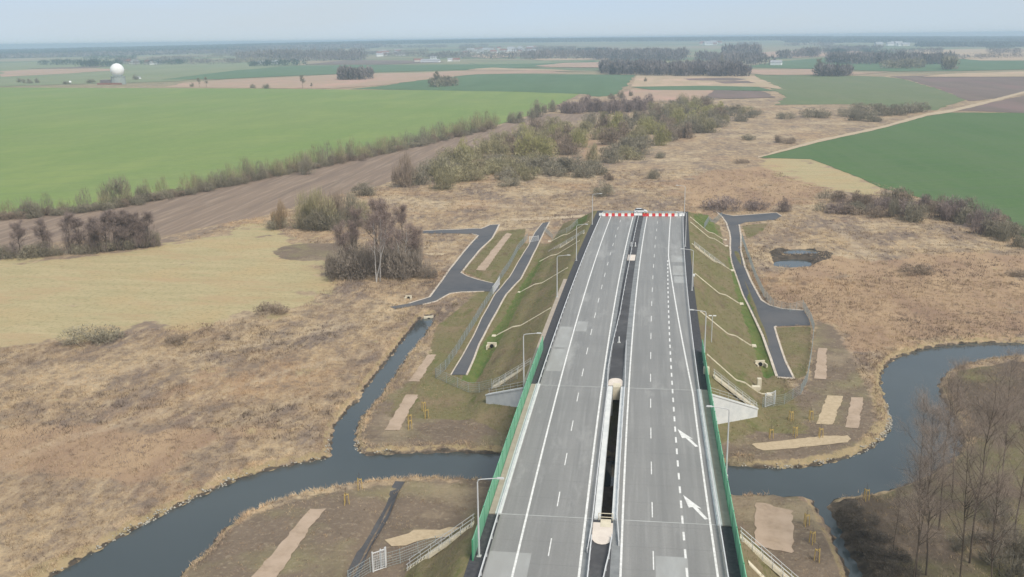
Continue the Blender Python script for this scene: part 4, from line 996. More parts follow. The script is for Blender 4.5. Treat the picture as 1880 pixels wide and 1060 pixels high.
fill([(745,342),(800,300),(860,285),(880,318),(860,345),(800,350)], 9, (44, 60), (28, 39), [GREY, OLIVE, OLIVE, GREY], LAB, None, BUSH, 1)
fill([(880,328),(900,305),(1000,310),(1100,318),(1105,332),(1000,335),(930,334)], 12, (46, 62), (23, 33), [GREY, OLIVE, GREY], LAB, None, BUSH, 2)
fill([(850,305),(890,280),(950,255),(1010,240),(1060,250),(1062,282),(1010,290),(950,292),(900,305)], 17, (44, 62), (31, 44), [GREY, OLIVE, YELL, BROWN, OLIVE], LAB, None, BUSH, 3)
fill([(1060,262),(1060,240),(1120,228),(1200,218),(1240,205),(1300,200),(1330,212),(1300,245),(1240,262),(1180,270),(1110,272)], 34, (44, 64), (31, 47), [GREY, OLIVE, YELL, OLIVE, BROWN, GREY], LAB, None, BUSH, 4)
fill([(1095,303),(1110,285),(1180,268),(1190,282),(1160,302)], 6, (48, 64), (23, 34), [GREY, OLIVE, GREY], LAB, None, BUSH, 5)
fill([(1200,272),(1240,258),(1300,246),(1340,235),(1390,215),(1400,206),(1340,206),(1290,235),(1220,258)], 13, (40, 54), (22, 31), [GREY, GREY, OLIVE], LAB, None, LOWB + BUSH[:2], 6)
fill([(1190,216),(1250,196),(1305,193),(1310,205),(1240,212)], 9, (40, 54), (34, 48), [OLIVE, GREY, BROWN], LAB, None, BUSH, 7)
for a, b, w, h, c in ((850, 300, 40, 44, YELL), (968, 290, 44, 48, YELL), (1130, 250, 40, 44, YELL), (1215, 268, 34, 40, YELL), (1245, 235, 36, 36, YELL)):
    bush(a, b, w, h, c, LAB[YELL][0], BUSH, LAB[YELL][1], 'willow_bush')
bush(742, 345, 44, 66, BROWN, 'tall sparse birch like shrub at the near left tip of the thicket', TALLB); bush(1088, 300, 26, 36, OLIVE, 'small bush on the clearing edge of the thicket')
# single shrubs on the reed meadow
for a, b, w, h, c, l in ((1106,362,40,27,GREY,'round grey bush standing alone just left of the barricade'), (666,361,42,25,GREY,'round grey green bush beside the tracked strip'), (1200,329,26,17,GREY,'small round bush above the road end'),
    (1118,332,18,14,BROWN,'tiny bush between the round bush and the thicket'), (935,343,44,20,GREY,'low wide bush in front of the thicket'), (1213,291,22,13,GREY,'small dark bush right of the thicket foot'),
    (1375,258,24,12,GREY,'small lone bush below the green field path'), (1443,219,32,15,GREY,'small round bush left of the oval bush near the field path'), (1497,217,60,21,GREY,'large oval bush left of the dark green field'),
    (1428,262,18,14,BROWN,'small brown shrub left of the dark field corner'), (1450,264,30,14,BROWN,'brown shrub at the dark field corner'), (160,634,92,36,GREY,'wide dark green grey bush on the mown meadow edge'),
    (492,580,66,26,BROWN,'low brown bush on the right end of the mown meadow'), (1685,505,50,22,BROWN,'low brown shrub in the reeds right of the pond'), (1870,508,40,16,BROWN,'low shrub in the reeds at the picture edge'),
    (1330,388,70,30,PURP,'low purple brown scrub behind the right slope end'), (1390,386,50,22,PURP,'low scrub beside the far right service road branch'), (1440,390,26,26,PURP,'small upright bush at the end of the right branch road'),
    (322,632,50,20,BROWN,'flat brown shrub patch right of the wide dark bush'), (1360,300,30,10,BROWN,'flat brown shrub in the reeds above the slope')):
    bush(a, b, w, h, c, l, LOWB if w > 2 * h else BUSH, None, 'shrub', 'shrub')
for i, (a, b, w, h) in enumerate(((1560,214,40,20),(1590,218,46,22),(1620,213,44,22),(1648,212,40,20),(1668,208,44,22),(1690,206,38,18),(1575,205,36,16),(1610,205,50,16),(1575,222,36,18),(1605,224,30,14))):
    bush(a, b, w, h, GREY, 'dark grey bush in the clump beside the field path', BUSH + LOWB, 'bushes of the clump by the field path', 'shrub', 'shrub')
# right hand thicket below the dark green field
TP = ('brown leafless shrub in the thicket below the dark green field', 'shrubs of the thicket below the dark field')
for i in range(46):
    t = i / 45; sx_ = 1508 + t * 370; base = np.interp(sx_, [1500, 1560, 1650, 1750, 1820, 1880], [388, 398, 404, 420, 436, 462]) - random.uniform(0, 26)
    h_ = np.interp(sx_, [1500, 1600, 1650, 1665, 1705, 1760, 1800, 1830, 1880], [16, 28, 50, 54, 34, 44, 50, 38, 24]) * random.uniform(.5, 1.15)
    bush(sx_, base, random.uniform(28, 58), h_, random.choice([PURP, BROWN, GREY]), TP[0], BUSH + TALLB[:2] + SPARSE[:2], TP[1], 'thicket_shrub')
# far end of the hedge and the purple band above the thicket
for i, (a, b, w, h) in enumerate(((938,226,20,20),(952,227,22,22),(976,221,16,24),(988,216,26,32),(1000,208,10,16),(1014,206,18,22))):
    bush(a, b, w, h, GREY, ['left bush of the dark pair at the hedge end', 'right bush of the dark pair at the hedge end', 'small dark bush left of the tall hedge end bush', 'tallest dark bush at the hedge end', 'tiny dark bush right of the tall hedge end bush', 'dark bush where the purple scrub band begins'][i], BUSH, None, 'hedge_bush')
for i in range(20):
    a = 1035 + i * 8.2; b = np.interp(a, [1030, 1100, 1200], [205, 210, 206]) + random.uniform(-6, 3)
    bush(a, b, random.uniform(22, 34), random.uniform(20, 30), PURP, 'purple brown leafless bush in the band above the thicket', BUSH + TALLB[:1], 'bushes of the purple band', 'hedge_bush')
for i, (a, b, w, h) in enumerate(((1122,182,14,10),(1140,181,14,14),(1158,177,9,11))): bush(a, b, w, h, GREY, ['left', 'middle', 'right'][i] + ' small dark tree of three at the green field corner', BUSH, None, 'small_tree', 'tree')

# bare trees with trunk and crown
def tree_meshes(seed, H, R, ntw, trunk_r=.22, first=.35, stems=1, tw=(.6, 1.5), ww=.03, lean=.0, nl=26):
    r = np.random.default_rng(seed); tb = MB(); tips = []
    for s in range(stems):
        base = np.array([0, 0, -.2]) + (np.array([r.normal(0, .5), r.normal(0, .5), 0]) if stems > 1 else 0)
        out = np.array([r.normal(0, .10), r.normal(0, .10), 0]) * (2.2 if stems > 1 else .5) + [lean, 0, 0]
        pts = [base]; hh = H * r.uniform(.88, 1.0)
        for k in range(1, 9): pts.append(base + out * (hh * k / 8) * .5 + np.array([r.normal(0, .1), r.normal(0, .1), hh * k / 8]))
        rad = [trunk_r * (1 - .93 * (k / 8) ** .9) for k in range(9)]; tb.tube(pts, rad, 6); pts = np.array(pts)
        for j in range(max(6, nl // stems)):
            u = r.uniform(first, .97); i_ = min(int(u * 8), 7); fr = u * 8 - i_; p0 = pts[i_] * (1 - fr) + pts[i_ + 1] * fr
            a = r.uniform(0, 2 * PI); L = R * (1.1 - .75 * (u - first) / (1 - first)) * r.uniform(.6, 1.1); el = r.uniform(.55, 1.1)
            d = np.array([math.cos(a) * math.cos(el), math.sin(a) * math.cos(el), math.sin(el)]); rb = trunk_r * (1 - u) * .5 + .015
            q = [p0, p0 + d * L * .5 + [0, 0, .05 * L], p0 + d * L + np.array([0, 0, .22 * L])]
            tb.tube(q, [rb, rb * .6, rb * .2], 4, False)
            for c in range(4):
                uu = r.uniform(.3, .95); b0 = q[0] * (1 - uu) + q[2] * uu; dd = unit(d + r.normal(0, .55, 3) + [0, 0, .25]); ll = L * r.uniform(.3, .6)
                tb.tube([b0, b0 + dd * ll], [rb * .4 + .006, .006], 3, False); tips += [b0 + dd * ll * t_ for t_ in (.35, .7, 1.0)]
            tips += [q[1], q[2]]
    tips = np.array(tips); k = r.integers(0, len(tips), ntw); p = tips[k] + r.normal(0, R * .09, (ntw, 3))
    c = np.array([0, 0, H * .5]); d = unit((p - c) * [1, 1, .3] / R + r.normal(0, .7, (ntw, 3)) + [0, 0, .7])
    v, f = twig_tris(p, d, r.uniform(*tw, ntw), ww * r.uniform(.6, 1.4, ntw), r)
    cm = mesh_np('crown', v, f, M_LEAF, tint=np.repeat(r.uniform(.2, .8, ntw), 3), link=False)
    me = bpy.data.meshes.new('trunk'); me.from_pydata(tb.v, [], tb.f); me.update()
    return me, cm, H
def tree(px, py, proto, hpx, col, label, group=None, bark=M_BARK, name='bare_tree', z=None, rz=None, sxy=1.0):
    tm, cm, H = proto; p = P(px, py); k = depth(p) / F; s = hpx * k * 1.08 / H
    root = tag(empty(name, (p[0], p[1], T1(p[0], p[1]) if z is None else z), random.uniform(0, 6.28) if rz is None else rz), label, 'tree', group); root.scale = (s * sxy, s * sxy, s)
    if not tm.materials: tm.materials.append(bark)
    t = bpy.data.objects.new('trunk', tm); c = bpy.data.objects.new('crown', cm)
    for o in (t, c): COL.objects.link(o); o.parent = root
    c.color = (*col, 1); t.color = (*col, 1); return root
BIG = [tree_meshes(100 + s, 26, 4.8, 10000, .14, .30, 1, (.5, 1.4), .0105, nl=34) for s in range(4)]
MID = [tree_meshes(200 + s, 16, 3.6, 3600, .17, .3, 1, (.6, 1.5), .05, nl=22) for s in range(4)]
BIRCH = [tree_meshes(300 + s, 18, 3.6, 2600, .17, .42, 3, (.6, 1.5), .05) for s in range(2)]
TWB = (.30, .245, .205)
for i, (a, b, h, l) in enumerate(((1723, 972, 300, 'tall bare riverside tree with dark trunk left of the shaded slope'), (1682, 1062, 330, 'tall thin bare tree at the bottom edge left of its twin'), (1700, 1056, 310, 'tall bare tree leaning beside its twin at the bottom edge'),
        (1780, 1035, 385, 'tallest bare tree with a long dark trunk on the right bank'), (1862, 985, 300, 'bare tree at the right picture edge'), (1672, 1100, 300, 'bare tree with base below the picture edge near the dark bank'),
        (1748, 905, 240, 'bare tree behind the dark trunked tree by the water'), (1815, 1120, 330, 'bare tree rooted below the picture bottom right'), (1890, 1110, 360, 'bare tree in the bottom right picture corner'),
        (1760, 1090, 320, 'bare tree between the twins and the corner at the bottom'), (1838, 900, 250, 'slender bare tree behind the tallest one'), (1905, 880, 260, 'bare tree half cut by the right picture edge'), (1640, 1010, 130, 'young bare tree on the dark bank'))):
    tree(a, b, BIG[i % 4], h, TWB, l, None, M_BARK, 'bare_tree', sxy=.95)
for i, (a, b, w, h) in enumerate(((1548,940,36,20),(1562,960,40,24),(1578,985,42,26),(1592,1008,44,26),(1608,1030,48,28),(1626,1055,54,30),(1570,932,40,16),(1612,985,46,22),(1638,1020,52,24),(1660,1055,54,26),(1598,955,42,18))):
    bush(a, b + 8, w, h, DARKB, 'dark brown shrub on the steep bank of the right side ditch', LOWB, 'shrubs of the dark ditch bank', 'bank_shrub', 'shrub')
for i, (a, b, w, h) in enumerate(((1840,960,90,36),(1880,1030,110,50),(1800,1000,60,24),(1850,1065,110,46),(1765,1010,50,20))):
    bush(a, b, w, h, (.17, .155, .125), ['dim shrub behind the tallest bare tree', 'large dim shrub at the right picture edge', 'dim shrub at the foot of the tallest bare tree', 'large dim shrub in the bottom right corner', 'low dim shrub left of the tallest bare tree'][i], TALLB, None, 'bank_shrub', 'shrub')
# birch clump left of the service road
for i, (a, b, h) in enumerate(((692, 518, 122), (742, 508, 92))):
    tree(a, b, BIRCH[i], h, (.30, .235, .21), ['white stemmed birch group at the front of the clump', 'pale stemmed birch group right of the white birches'][i], None, M_BIRCH, 'birch_tree', rz=.4)
for i, (a, b, h) in enumerate(((628, 505, 98), (655, 496, 114), (715, 498, 120), (740, 490, 110), (768, 505, 92), (690, 478, 112))):
    tree(a, b, MID[i % 4], h, (.30, .235, .205), 'purple brown bare tree in the clump around the birches', 'bare trees of the birch clump')
for i, (a, b, w, h) in enumerate(((622,516,48,62),(650,514,56,66),(676,508,60,68),(712,512,60,64),(742,514,56,66),(762,508,44,56),(640,500,60,70),(700,494,70,72),(735,494,60,66),(784,512,40,32),(610,508,36,42))):
    bush(a, b, w, h, (.27, .23, .19), 'dense grey brown bush under the birch clump', BUSH + TALLB, 'bushes under the birch clump', 'clump_bush')
for i, (a, b, w, h, c) in enumerate(((560,420,46,66,OLIVE),(585,424,60,74,OLIVE),(612,418,56,64,BROWN),(640,410,50,52,GREY),(600,420,60,40,GREY),(660,414,44,44,OLIVE))):
    bush(a, b, w, h, c, 'tall upright stemmed willow behind the birch clump', TALLB, 'upright willows behind the birch clump', 'willow_bush')
    bush(a, b + 2, w * .9, h * .55, GREY, 'dense lower willow behind the birch clump', BUSH, 'dense willows behind the birch clump', 'willow_bush')
bush(512, 421, 40, 54, RUST, 'upright rust tinged bush left of the willows', TALLB); bush(505, 422, 40, 26, GREY, 'low bush at the foot of the rust tinged bush')
# alder row on the left edge
for i, (a, b, h) in enumerate(((38, 474, 62), (84, 470, 60), (130, 468, 64), (148, 466, 58), (178, 466, 62), (196, 462, 60), (214, 460, 62), (228, 460, 64), (242, 458, 62), (256, 456, 58), (272, 455, 56))):
    tree(a, b, MID[i % 4], h * 1.12, PURP, 'slender bare alder in the row by the tracked strip', 'alders of the row by the tracked strip', sxy=1.35)
for i, (a, b, w, h) in enumerate(((5,476,50,26),(45,476,44,26),(70,473,46,28),(100,470,30,18),(140,468,36,20),(165,466,36,24),(190,463,36,26),(215,460,38,26),(240,458,36,24),(270,455,38,40),(285,453,18,22))):
    bush(a, b, w, h, GREY, 'low grey bush at the foot of the alder row', BUSH, 'bushes at the foot of the alder row', 'row_bush')
for i, (a, b, w, h) in enumerate(((128,467,34,52),(150,465,34,48),(172,465,36,54),(196,462,36,50),(218,460,36,54),(238,458,36,52),(258,456,36,50),(274,455,34,44),(30,474,32,40),(82,470,34,42))):
    bush(a, b, w, h, PURP, 'purple brown upright thicket shrub among the alders of the row', TALLB + SPARSE, 'upright shrubs among the alders', 'row_bush')
# isolated far trees
for i, (a, b, h, l) in enumerate(((802, 158, 27, 'tallest tree beside the copse in the green field'), (556, 162, 22, 'round crowned tree on the edge of the light green field'), (366, 160, 15, 'tree left of its twin on the field edge beside the dome'), (379, 160, 17, 'taller tree of the twin on the field edge beside the dome'),
        (1502, 138, 30, 'tree rising above the small copse on the grass'), (572, 163, 10, 'small tree right of the round crowned tree'))):
    tree(a, b, MID[i % 4], h, GREY, l, None, M_BARK, 'field_tree', sxy=1.3)
for i, (a, b, w, h) in enumerate(((35,152,9,9),(43,153,9,8),(53,154,12,9),(67,153,9,10),(463,162,11,8),(488,163,14,9),(352,160,8,8),(1185,150,6,8),(120,155,14,6),(165,153,18,7),(248,147,12,10),(1325,128,9,30))):
    bush(a, b, w, h, GREY, ['first of four dark trees left of the dome', 'second of four dark trees left of the dome', 'third and broadest of four dark trees left of the dome', 'last of four dark trees left of the dome', 'small round bush on the field edge', 'larger round bush on the field edge',
         'bush left of the twin field trees', 'tiny bush in the green field corner', 'low bushes beside the small white dome', 'dark low bushes left of the dome building', 'dark bush with a white shed right of the dome', 'dark conifer behind the big wood'][i], BUSH, None, 'field_tree', 'tree')

# woods that read as one mass
M_WOODM = {}
def wood(name, poly, n, h, wd, col, nt_=120, label=None, seed=0, L=.30, w=.10):
    r = np.random.default_rng(seed + n); q = Ppoly(poly); lo, hi = q.min(0), q.max(0); pts = []
    while len(pts) < n:
        a = r.uniform(lo[0], hi[0], 4000); b = r.uniform(lo[1], hi[1], 4000); k = inside(q, a, b); pts += list(zip(a[k], b[k]))
    pts = np.array(pts[:n]); zb = T(pts[:, 0], pts[:, 1]) if n < 700 else far_rise(pts[:, 0], pts[:, 1])
    H = h * r.uniform(.7, 1.15, n); Wd = wd * r.uniform(.7, 1.2, n); k = np.repeat(np.arange(n), nt_); N = len(k)
    u = unit(r.normal(size=(N, 3))); u[:, 2] = np.abs(u[:, 2]) * np.where(r.random(N) < .25, -.6, 1)
    rr = r.uniform(.3, 1, N) ** .4
    p = np.stack([pts[k, 0] + u[:, 0] * rr * Wd[k] * .5, pts[k, 1] + u[:, 1] * rr * Wd[k] * .5, zb[k] + H[k] * (.45 + .42 * u[:, 2] * rr)], 1)
    low = r.random(N) < .2; p[low, 2] = zb[k][low] + H[k][low] * r.uniform(0, .3, low.sum())
    d = unit(u * .6 + [0, 0, 1.0] + r.normal(0, .35, (N, 3)))
    v, f = twig_tris(p, d, L * H[k] * r.uniform(.5, 1.2, N), w * H[k] * r.uniform(.6, 1.3, N), r)
    t = np.clip(np.repeat(r.uniform(.2, .75, n)[k] + r.normal(0, .12, N), 3), 0, 1)
    o = mesh_np(name, v, f, M_LEAF, tint=t); o.color = (*col, 1); return tag(o, label, None, None, 'stuff')
FW = (.205, .182, .175); FP = (.06, .085, .075)
wood('wood', [(1098,137),(1108,128),(1160,128),(1240,131),(1340,131),(1375,136),(1370,141),(1310,141),(1200,139)], 300, 20, 13, FW, 120)
wood('wood', [(1516,115),(1540,111),(1750,113),(1748,119),(1600,119),(1520,118)], 260, 22, 20, FW, 60)
wood('wood', [(1088,108),(1110,105),(1262,106),(1258,112),(1180,113),(1090,110)], 260, 28, 22, FW, 60)
wood('wood', [(1490,139),(1520,137),(1562,137),(1562,141),(1500,141)], 34, 18, 14, FW, 90)
wood('wood', [(618,146),(640,143),(680,144),(682,147),(630,148)], 40, 20, 15, FW, 90)
wood('wood', [(780,160),(800,157),(838,155),(840,158),(800,161)], 26, 13, 12, GREY, 90)
wood('wood', [(1270,112),(1340,108),(1420,116),(1420,121),(1360,122)], 90, 24, 18, FW, 60)
wood('wood', [(1330,105),(1390,103),(1392,107),(1335,108)], 50, 36, 24, FW, 60)
wood('wood', [(1620,124),(1690,122),(1695,127),(1620,127)], 50, 16, 18, GREY, 60); wood('wood', [(1725,127),(1750,126),(1750,129),(1726,129)], 14, 22, 20, GREY, 70)
wood('wood', [(930,107),(990,104),(1090,105),(1085,109),(940,110)], 110, 26, 24, FW, 50)
wood('wood', [(220,119),(300,115),(440,116),(440,119),(230,121)], 70, 16, 22, FW, 50); wood('wood', [(455,121),(560,119),(565,121),(460,123)], 40, 16, 22, FP, 50)
wood('wood', [(440,110),(560,106),(665,109),(665,112),(560,113),(440,114)], 200, 34, 40, FW, 40)
wood('wood', [(760,106),(850,104),(930,106),(925,110),(790,110)], 70, 22, 30, FW, 40)
wood('wood', [(1455,104),(1500,102),(1502,105),(1456,106)], 26, 28, 24, FW, 50); wood('wood', [(1425,108),(1450,106),(1452,109)], 16, 24, 22, FW, 50)
wood('wood', [(1700,108),(1800,106),(1880,104),(1890,106),(1790,110)], 50, 12, 24, FW, 40)
rb_ = random.Random(11)
for i in range(24):
    a = rb_.uniform(430, 1120); b = rb_.uniform(86, 107); w = rb_.uniform(30, 90)
    wood('tree_belt', [(a - w / 2, b + .8), (a - w / 4, b - .8), (a + w / 2, b - .8 - .01 * w), (a + w / 2, b + .8 - .01 * w)], int(16 + w * .4), rb_.uniform(13, 20), 26, rb_.choice([FW, FW, GREY]), 34, seed=60 + i)
rb_ = random.Random(5)
for i in range(34):
    a = rb_.uniform(-40, 1920); lo_ = np.interp(a, [0, 300, 700, 1200, 1900], [110, 102, 86, 82, 84]); b = rb_.uniform(lo_, lo_ + 22); w = rb_.uniform(30, 130); hh = rb_.uniform(.6, 1.3); sl2 = -.012 * w
    wood('tree_belt', [(a - w / 2, b + hh), (a - w / 4, b - hh), (a + w / 2, b - hh + sl2), (a + w / 2, b + hh + sl2)], int(18 + w * .35), rb_.uniform(12, 20), 26, rb_.choice([FW, FW, FP, GREY]), 34, seed=i)
# forest on the skyline
def sky_forest(x0, x1, d0, d1, n, col, seed, h=20, wd=60, lumps=22):
    r = np.random.default_rng(seed); px = r.uniform(x0, x1, n); d = r.uniform(d0, d1, n); a = _az0 + np.arctan((px - 940) / 1810)
    return np.stack([d * np.sin(a), d * np.cos(a)], 1)
def forest_mesh(pts, h, wd, col, nt_, seed):
    r = np.random.default_rng(seed); n = len(pts); zb = far_rise(pts[:, 0], pts[:, 1]); k = np.repeat(np.arange(n), nt_); N = len(k)
    p = np.stack([pts[k, 0] + r.normal(0, wd * .3, N), pts[k, 1] + r.normal(0, wd * .3, N), zb[k] + h * r.uniform(-.1, .62, N)], 1)
    d = unit(np.stack([r.normal(0, .3, N), r.normal(0, .3, N), np.ones(N)], 1)); v, f = twig_tris(p, d, h * r.uniform(.35, .6, N), wd * .42 * r.uniform(.6, 1.3, N), r)
    o = mesh_np('distant_forest', v, f, M_LEAF, tint=np.clip(np.repeat(r.uniform(.25, .7, n)[k] + r.normal(0, .1, N), 3), 0, 1)); o.color = (*col, 1); return tag(o, kind='stuff')
forest_mesh(sky_forest(-120, 480, 5600, 10500, 1500, 0, 1), 20, 60, FP, 26, 1)
forest_mesh(sky_forest(-120, 500, 5200, 6000, 420, 0, 5), 18, 50, FW, 26, 5)
forest_mesh(sky_forest(440, 1000, 7600, 10600, 1500, 0, 2), 20, 60, FP, 22, 2)
forest_mesh(sky_forest(950, 1500, 7400, 10600, 1500, 0, 3), 20, 60, FP, 22, 3)
forest_mesh(sky_forest(1450, 2000, 6200, 10600, 1500, 0, 4), 20, 60, FP, 22, 4)
forest_mesh(sky_forest(430, 700, 6000, 7000, 260, 0, 6), 22, 55, FW, 26, 6)
forest_mesh(sky_forest(1700, 1960, 4800, 5300, 200, 0, 7), 20, 45, FP, 26, 7)

# ------------------------------------------------------------------ radar dome and farm buildings
def house_proto(wm, rm):
    root = empty('farm_house', (0, 0, 0))
    MB().box((0, 0, 2.0), (12, 8, 4.2)).build('wall', wm, root)
    v = [(-6.4, -4.4, 4.0), (6.4, -4.4, 4.0), (6.4, 4.4, 4.0), (-6.4, 4.4, 4.0), (-6.4, 0, 7.4), (6.4, 0, 7.4)]
    MB().add(v, [(3, 2, 1, 0), (0, 1, 5, 4), (2, 3, 4, 5), (0, 4, 3), (1, 2, 5)]).build('roof', rm, root); return root
HP = [house_proto(M_WALLH, M_ROOFR), house_proto(M_WALLH, M_ROOFG), house_proto(M_DOME, M_ROOFG)]; used = [0, 0, 0]
def house(px, py, s, kind, label, group=None, long_=1.0, cat='house'):
    o = HP[kind] if not used[kind] else copy_tree(HP[kind]); used[kind] = 1; p = P(px, py)
    o.location = (p[0], p[1], T1(p[0], p[1])); o.rotation_euler = (0, 0, random.uniform(-.5, .5)); o.scale = (s * long_, s, s); tag(o, label, cat, group)
house(1425,120,1.5,2,'white farm building standing alone behind the right fields',None,1.3); house(1181,101,2.2,2,'long white barn above the big wood',None,2.2,'barn')
house(480,119,1.5,2,'left of two white houses in the far left fields'); house(505,118,1.6,2,'right of two white houses in the far left fields')
for i, (a, b, k, L) in enumerate(((768,114,0,1.6),(785,115,2,2.4),(800,115,2,1.6),(830,113,2,1.6),(838,113,0,1.2),(796,109,2,1.2))):
    house(a, b, 1.35, k, ['red roofed farm house at the left end of the farmstead', 'longest pale barn of the farmstead', 'pale barn right of the longest barn of the farmstead', 'white house behind the trees of the farmstead', 'red roofed house at the right end of the farmstead', 'white house at the back of the farmstead'][i], None, L)
for i in range(58):
    a = random.choice([random.uniform(690, 740), random.uniform(845, 990), random.uniform(860, 960)]); b = np.interp(a, [690, 800, 990], [101, 98, 92]) + random.uniform(-4, 4)
    house(a, b, random.uniform(1.2, 2.0), random.choice([0, 2, 2, 1]), 'small pale house in the distant village', 'houses of the distant village', random.uniform(.9, 1.6))
for i in range(9):
    a = random.uniform(1610, 1665); house(a, 84 + random.uniform(-1.5, 1.5), random.uniform(1.8, 2.8), random.choice([2, 1]), 'tiny white house in the hamlet on the far right', 'houses of the far right hamlet', 1.2)
for i in range(8):
    a = random.uniform(1270, 1320); house(a, 82 + random.uniform(-1.5, 1.5), random.uniform(1.8, 2.8), random.choice([2, 0]), 'tiny house in the hamlet behind the big wood', 'houses of the hamlet behind the wood', 1.2)
for i in range(6):
    a = random.uniform(235, 300); house(a, 119 + random.uniform(-1.5, 1.0), random.uniform(1.3, 1.9), random.choice([2, 0]), 'tiny house among trees behind the dome', 'houses behind the dome', 1.2)
p = P(218, 155); k = depth(p) / F
rd = tag(empty('radar_station', (p[0], p[1], T1(p[0], p[1]))), 'big white radar dome on a grey tower in the far fields', 'radar station')
R_ = 12.2 * k; zt = 14.5 * k
MB().lathe([(.01, zt - .1 * R_)] + [(R_ * math.cos(t), zt + R_ * .88 + R_ * math.sin(t)) for t in np.linspace(-1.15, 1.5, 16)] + [(.01, zt + R_ * 1.88)], 32).build('dome', M_DOME, rd, True)
MB().lathe([(13 * k, 0), (12.2 * k, zt - 1), (12.8 * k, zt - 1), (12.8 * k, zt)], 12).build('tower', flat('grey_green_cladding', (.34, .38, .37), (.28, .32, .31), .2), rd)
MB().box((-22 * k, 2, 4 * k), (22 * k, 14, 8 * k)).build('annex', flat('purple_grey_cladding', (.22, .19, .20), (.18, .15, .16), .2), rd)
MB().box((-10 * k, -12, 1.5 * k), (46 * k, 4, 3 * k)).build('plinth', flat('red_brick', (.30, .14, .11), (.25, .12, .10), .2), rd)
p = P(129, 154); k = depth(p) / F; sdm = tag(empty('small_dome', (p[0], p[1], T1(p[0], p[1]))), 'small white dome left of the big radar dome', 'dome')
MB().lathe([(.01, .5 * k)] + [(2.6 * k * math.cos(t), 2.6 * k + 2.6 * k * math.sin(t)) for t in np.linspace(-1.1, 1.5, 10)] + [(.01, 5.2 * k)], 18).build('dome', M_DOME, sdm, True)
MB().lathe([(1.6 * k, 0), (1.6 * k, .8 * k)], 10).build('base', M_CONC, sdm)
p = P(255, 145); o = copy_tree(HP[2]); o.location = (p[0], p[1], T1(p[0], p[1])); o.scale = (.6, .6, .6); tag(o, 'small white shed beside the dark bush right of the dome', 'shed')

# ------------------------------------------------------------------ dry reed tufts, stones
def tufts(name, n, x0, x1, y0, y1, hr, wr, mask, seed, m=M_REED, tb=(.2, .8), lean=.55, bw=.07):
    r = np.random.default_rng(seed); x = r.uniform(x0, x1, n); y = r.uniform(y0, y1, n); k = mask(x, y); x, y = x[k], y[k]; n = len(x); z = T(x, y)
    nb = 9; kk = np.repeat(np.arange(n), nb); N = len(kk); hN = r.uniform(*hr, n)[kk] * r.uniform(.5, 1.1, N); wN = r.uniform(*wr, n)[kk]
    p = np.stack([x[kk] + r.normal(0, .45, N) * wN, y[kk] + r.normal(0, .45, N) * wN, z[kk] - .04], 1)
    d = unit(np.stack([r.normal(0, lean, N), r.normal(0, lean, N), np.ones(N)], 1)); v, f = twig_tris(p, d, hN, bw * r.uniform(.6, 1.5, N), r)
    pat = .5 + .25 * np.sin(x * .09 + 2 * np.sin(y * .05)) * np.sin(y * .07 + np.sin(x * .06)) + r.normal(0, .10, n)
    t = np.clip(tb[0] + (tb[1] - tb[0]) * pat, 0, 1)
    return tag(mesh_np(name, v, f, m, tint=np.repeat(t, 3 * nb)), kind='stuff')
zone_polys = [Ppoly(p) for p in SOIL + MOWN + TRACK + WOODS + VERGE]; beds_p = [Ppoly(p) for p, _ in BEDS] + [Ppoly(p) for p in (SR1, SR2, SR3)]
def reed_mask(x, y):
    r = np.hypot(x, y); k = (emb(x, y) < .05) & ~((np.abs(x) < 27) & (y < 152)) & ~((x - shift(y) > -45) & (x - shift(y) < 26) & (y > 150) & (y < 325))
    px = 940 + 1810 * np.tan(np.arctan2(x, y) - _az0); k &= (px > -150) & (px < 2030)
    for q in zone_polys + beds_p: k &= ~inside(q, x, y)
    d = np.full(x.shape, 99.); kk = (np.abs(x) < 130) & (y < 420); d[kk] = sdf(river, x[kk], y[kk]); k &= d > 1.3
    for q in (pond, pond2): k &= sdf(q, x, y) > 1.0
    return k
tufts('dry_reeds', 75000, -175, 120, 82, 260, (.3, .8), (.4, 1.0), reed_mask, 1)
dfield = Ppoly([(1395,290),(1500,262),(1745,207),(1960,208),(2150,300),(2150,520),(1900,455),(1800,398),(1680,360),(1560,319),(1490,293)])
tufts('dry_reeds', 16000, -150, 170, 255, 480, (.4, 1.0), (.7, 1.8), lambda x, y: reed_mask(x, y) & ~inside(dfield, x, y), 2, bw=.16)
tufts('dead_sedge', 11000, -175, 120, 82, 300, (.5, 1.2), (.8, 2.0), lambda x, y: reed_mask(x, y) & ((np.sin(x * .11 + 2 * np.sin(y * .06)) + np.sin(y * .13 + 1.5 * np.sin(x * .05))) > .2), 12, M_REED, (.0, .16), bw=.10)
tufts('tall_reeds', 5200, -175, 120, 82, 300, (1.0, 1.9), (.6, 1.3), lambda x, y: reed_mask(x, y) & ((np.sin(x * .06 + 1.7 * np.sin(y * .045) + 2) + np.sin(y * .08 + 1.2 * np.sin(x * .07) + 1)) > 1.05), 14, M_REED, (.35, .9), lean=.2, bw=.08)
M_GRASS = tint_mat('rough_grass', [(0, (.10, .11, .04)), (1, (.40, .31, .18)), (.4, (.17, .165, .07)), (.7, (.29, .235, .13))])
vergep = [Ppoly(p) for p in VERGE]; roadp = [Ppoly(p) for p in (SR1, SR2, SR3)] + [Ppoly(p) for p, _ in BEDS]
def slope_mask(x, y):
    xs = x - shift(y); k = (emb(x, y) > .1) & (emb(x, y) < ZR - .1)
    k |= (xs > -48) & (xs < 30) & (y > 153) & (y < 300) & (emb(x, y) < ZR - .1)
    for q in vergep: k |= inside(q, x, y)
    for q in roadp: k &= ~inside(q, x, y)
    return k & (sdf(river, x, y) > 1.5) & ~((xs > -20.2) & (xs < 11.3))
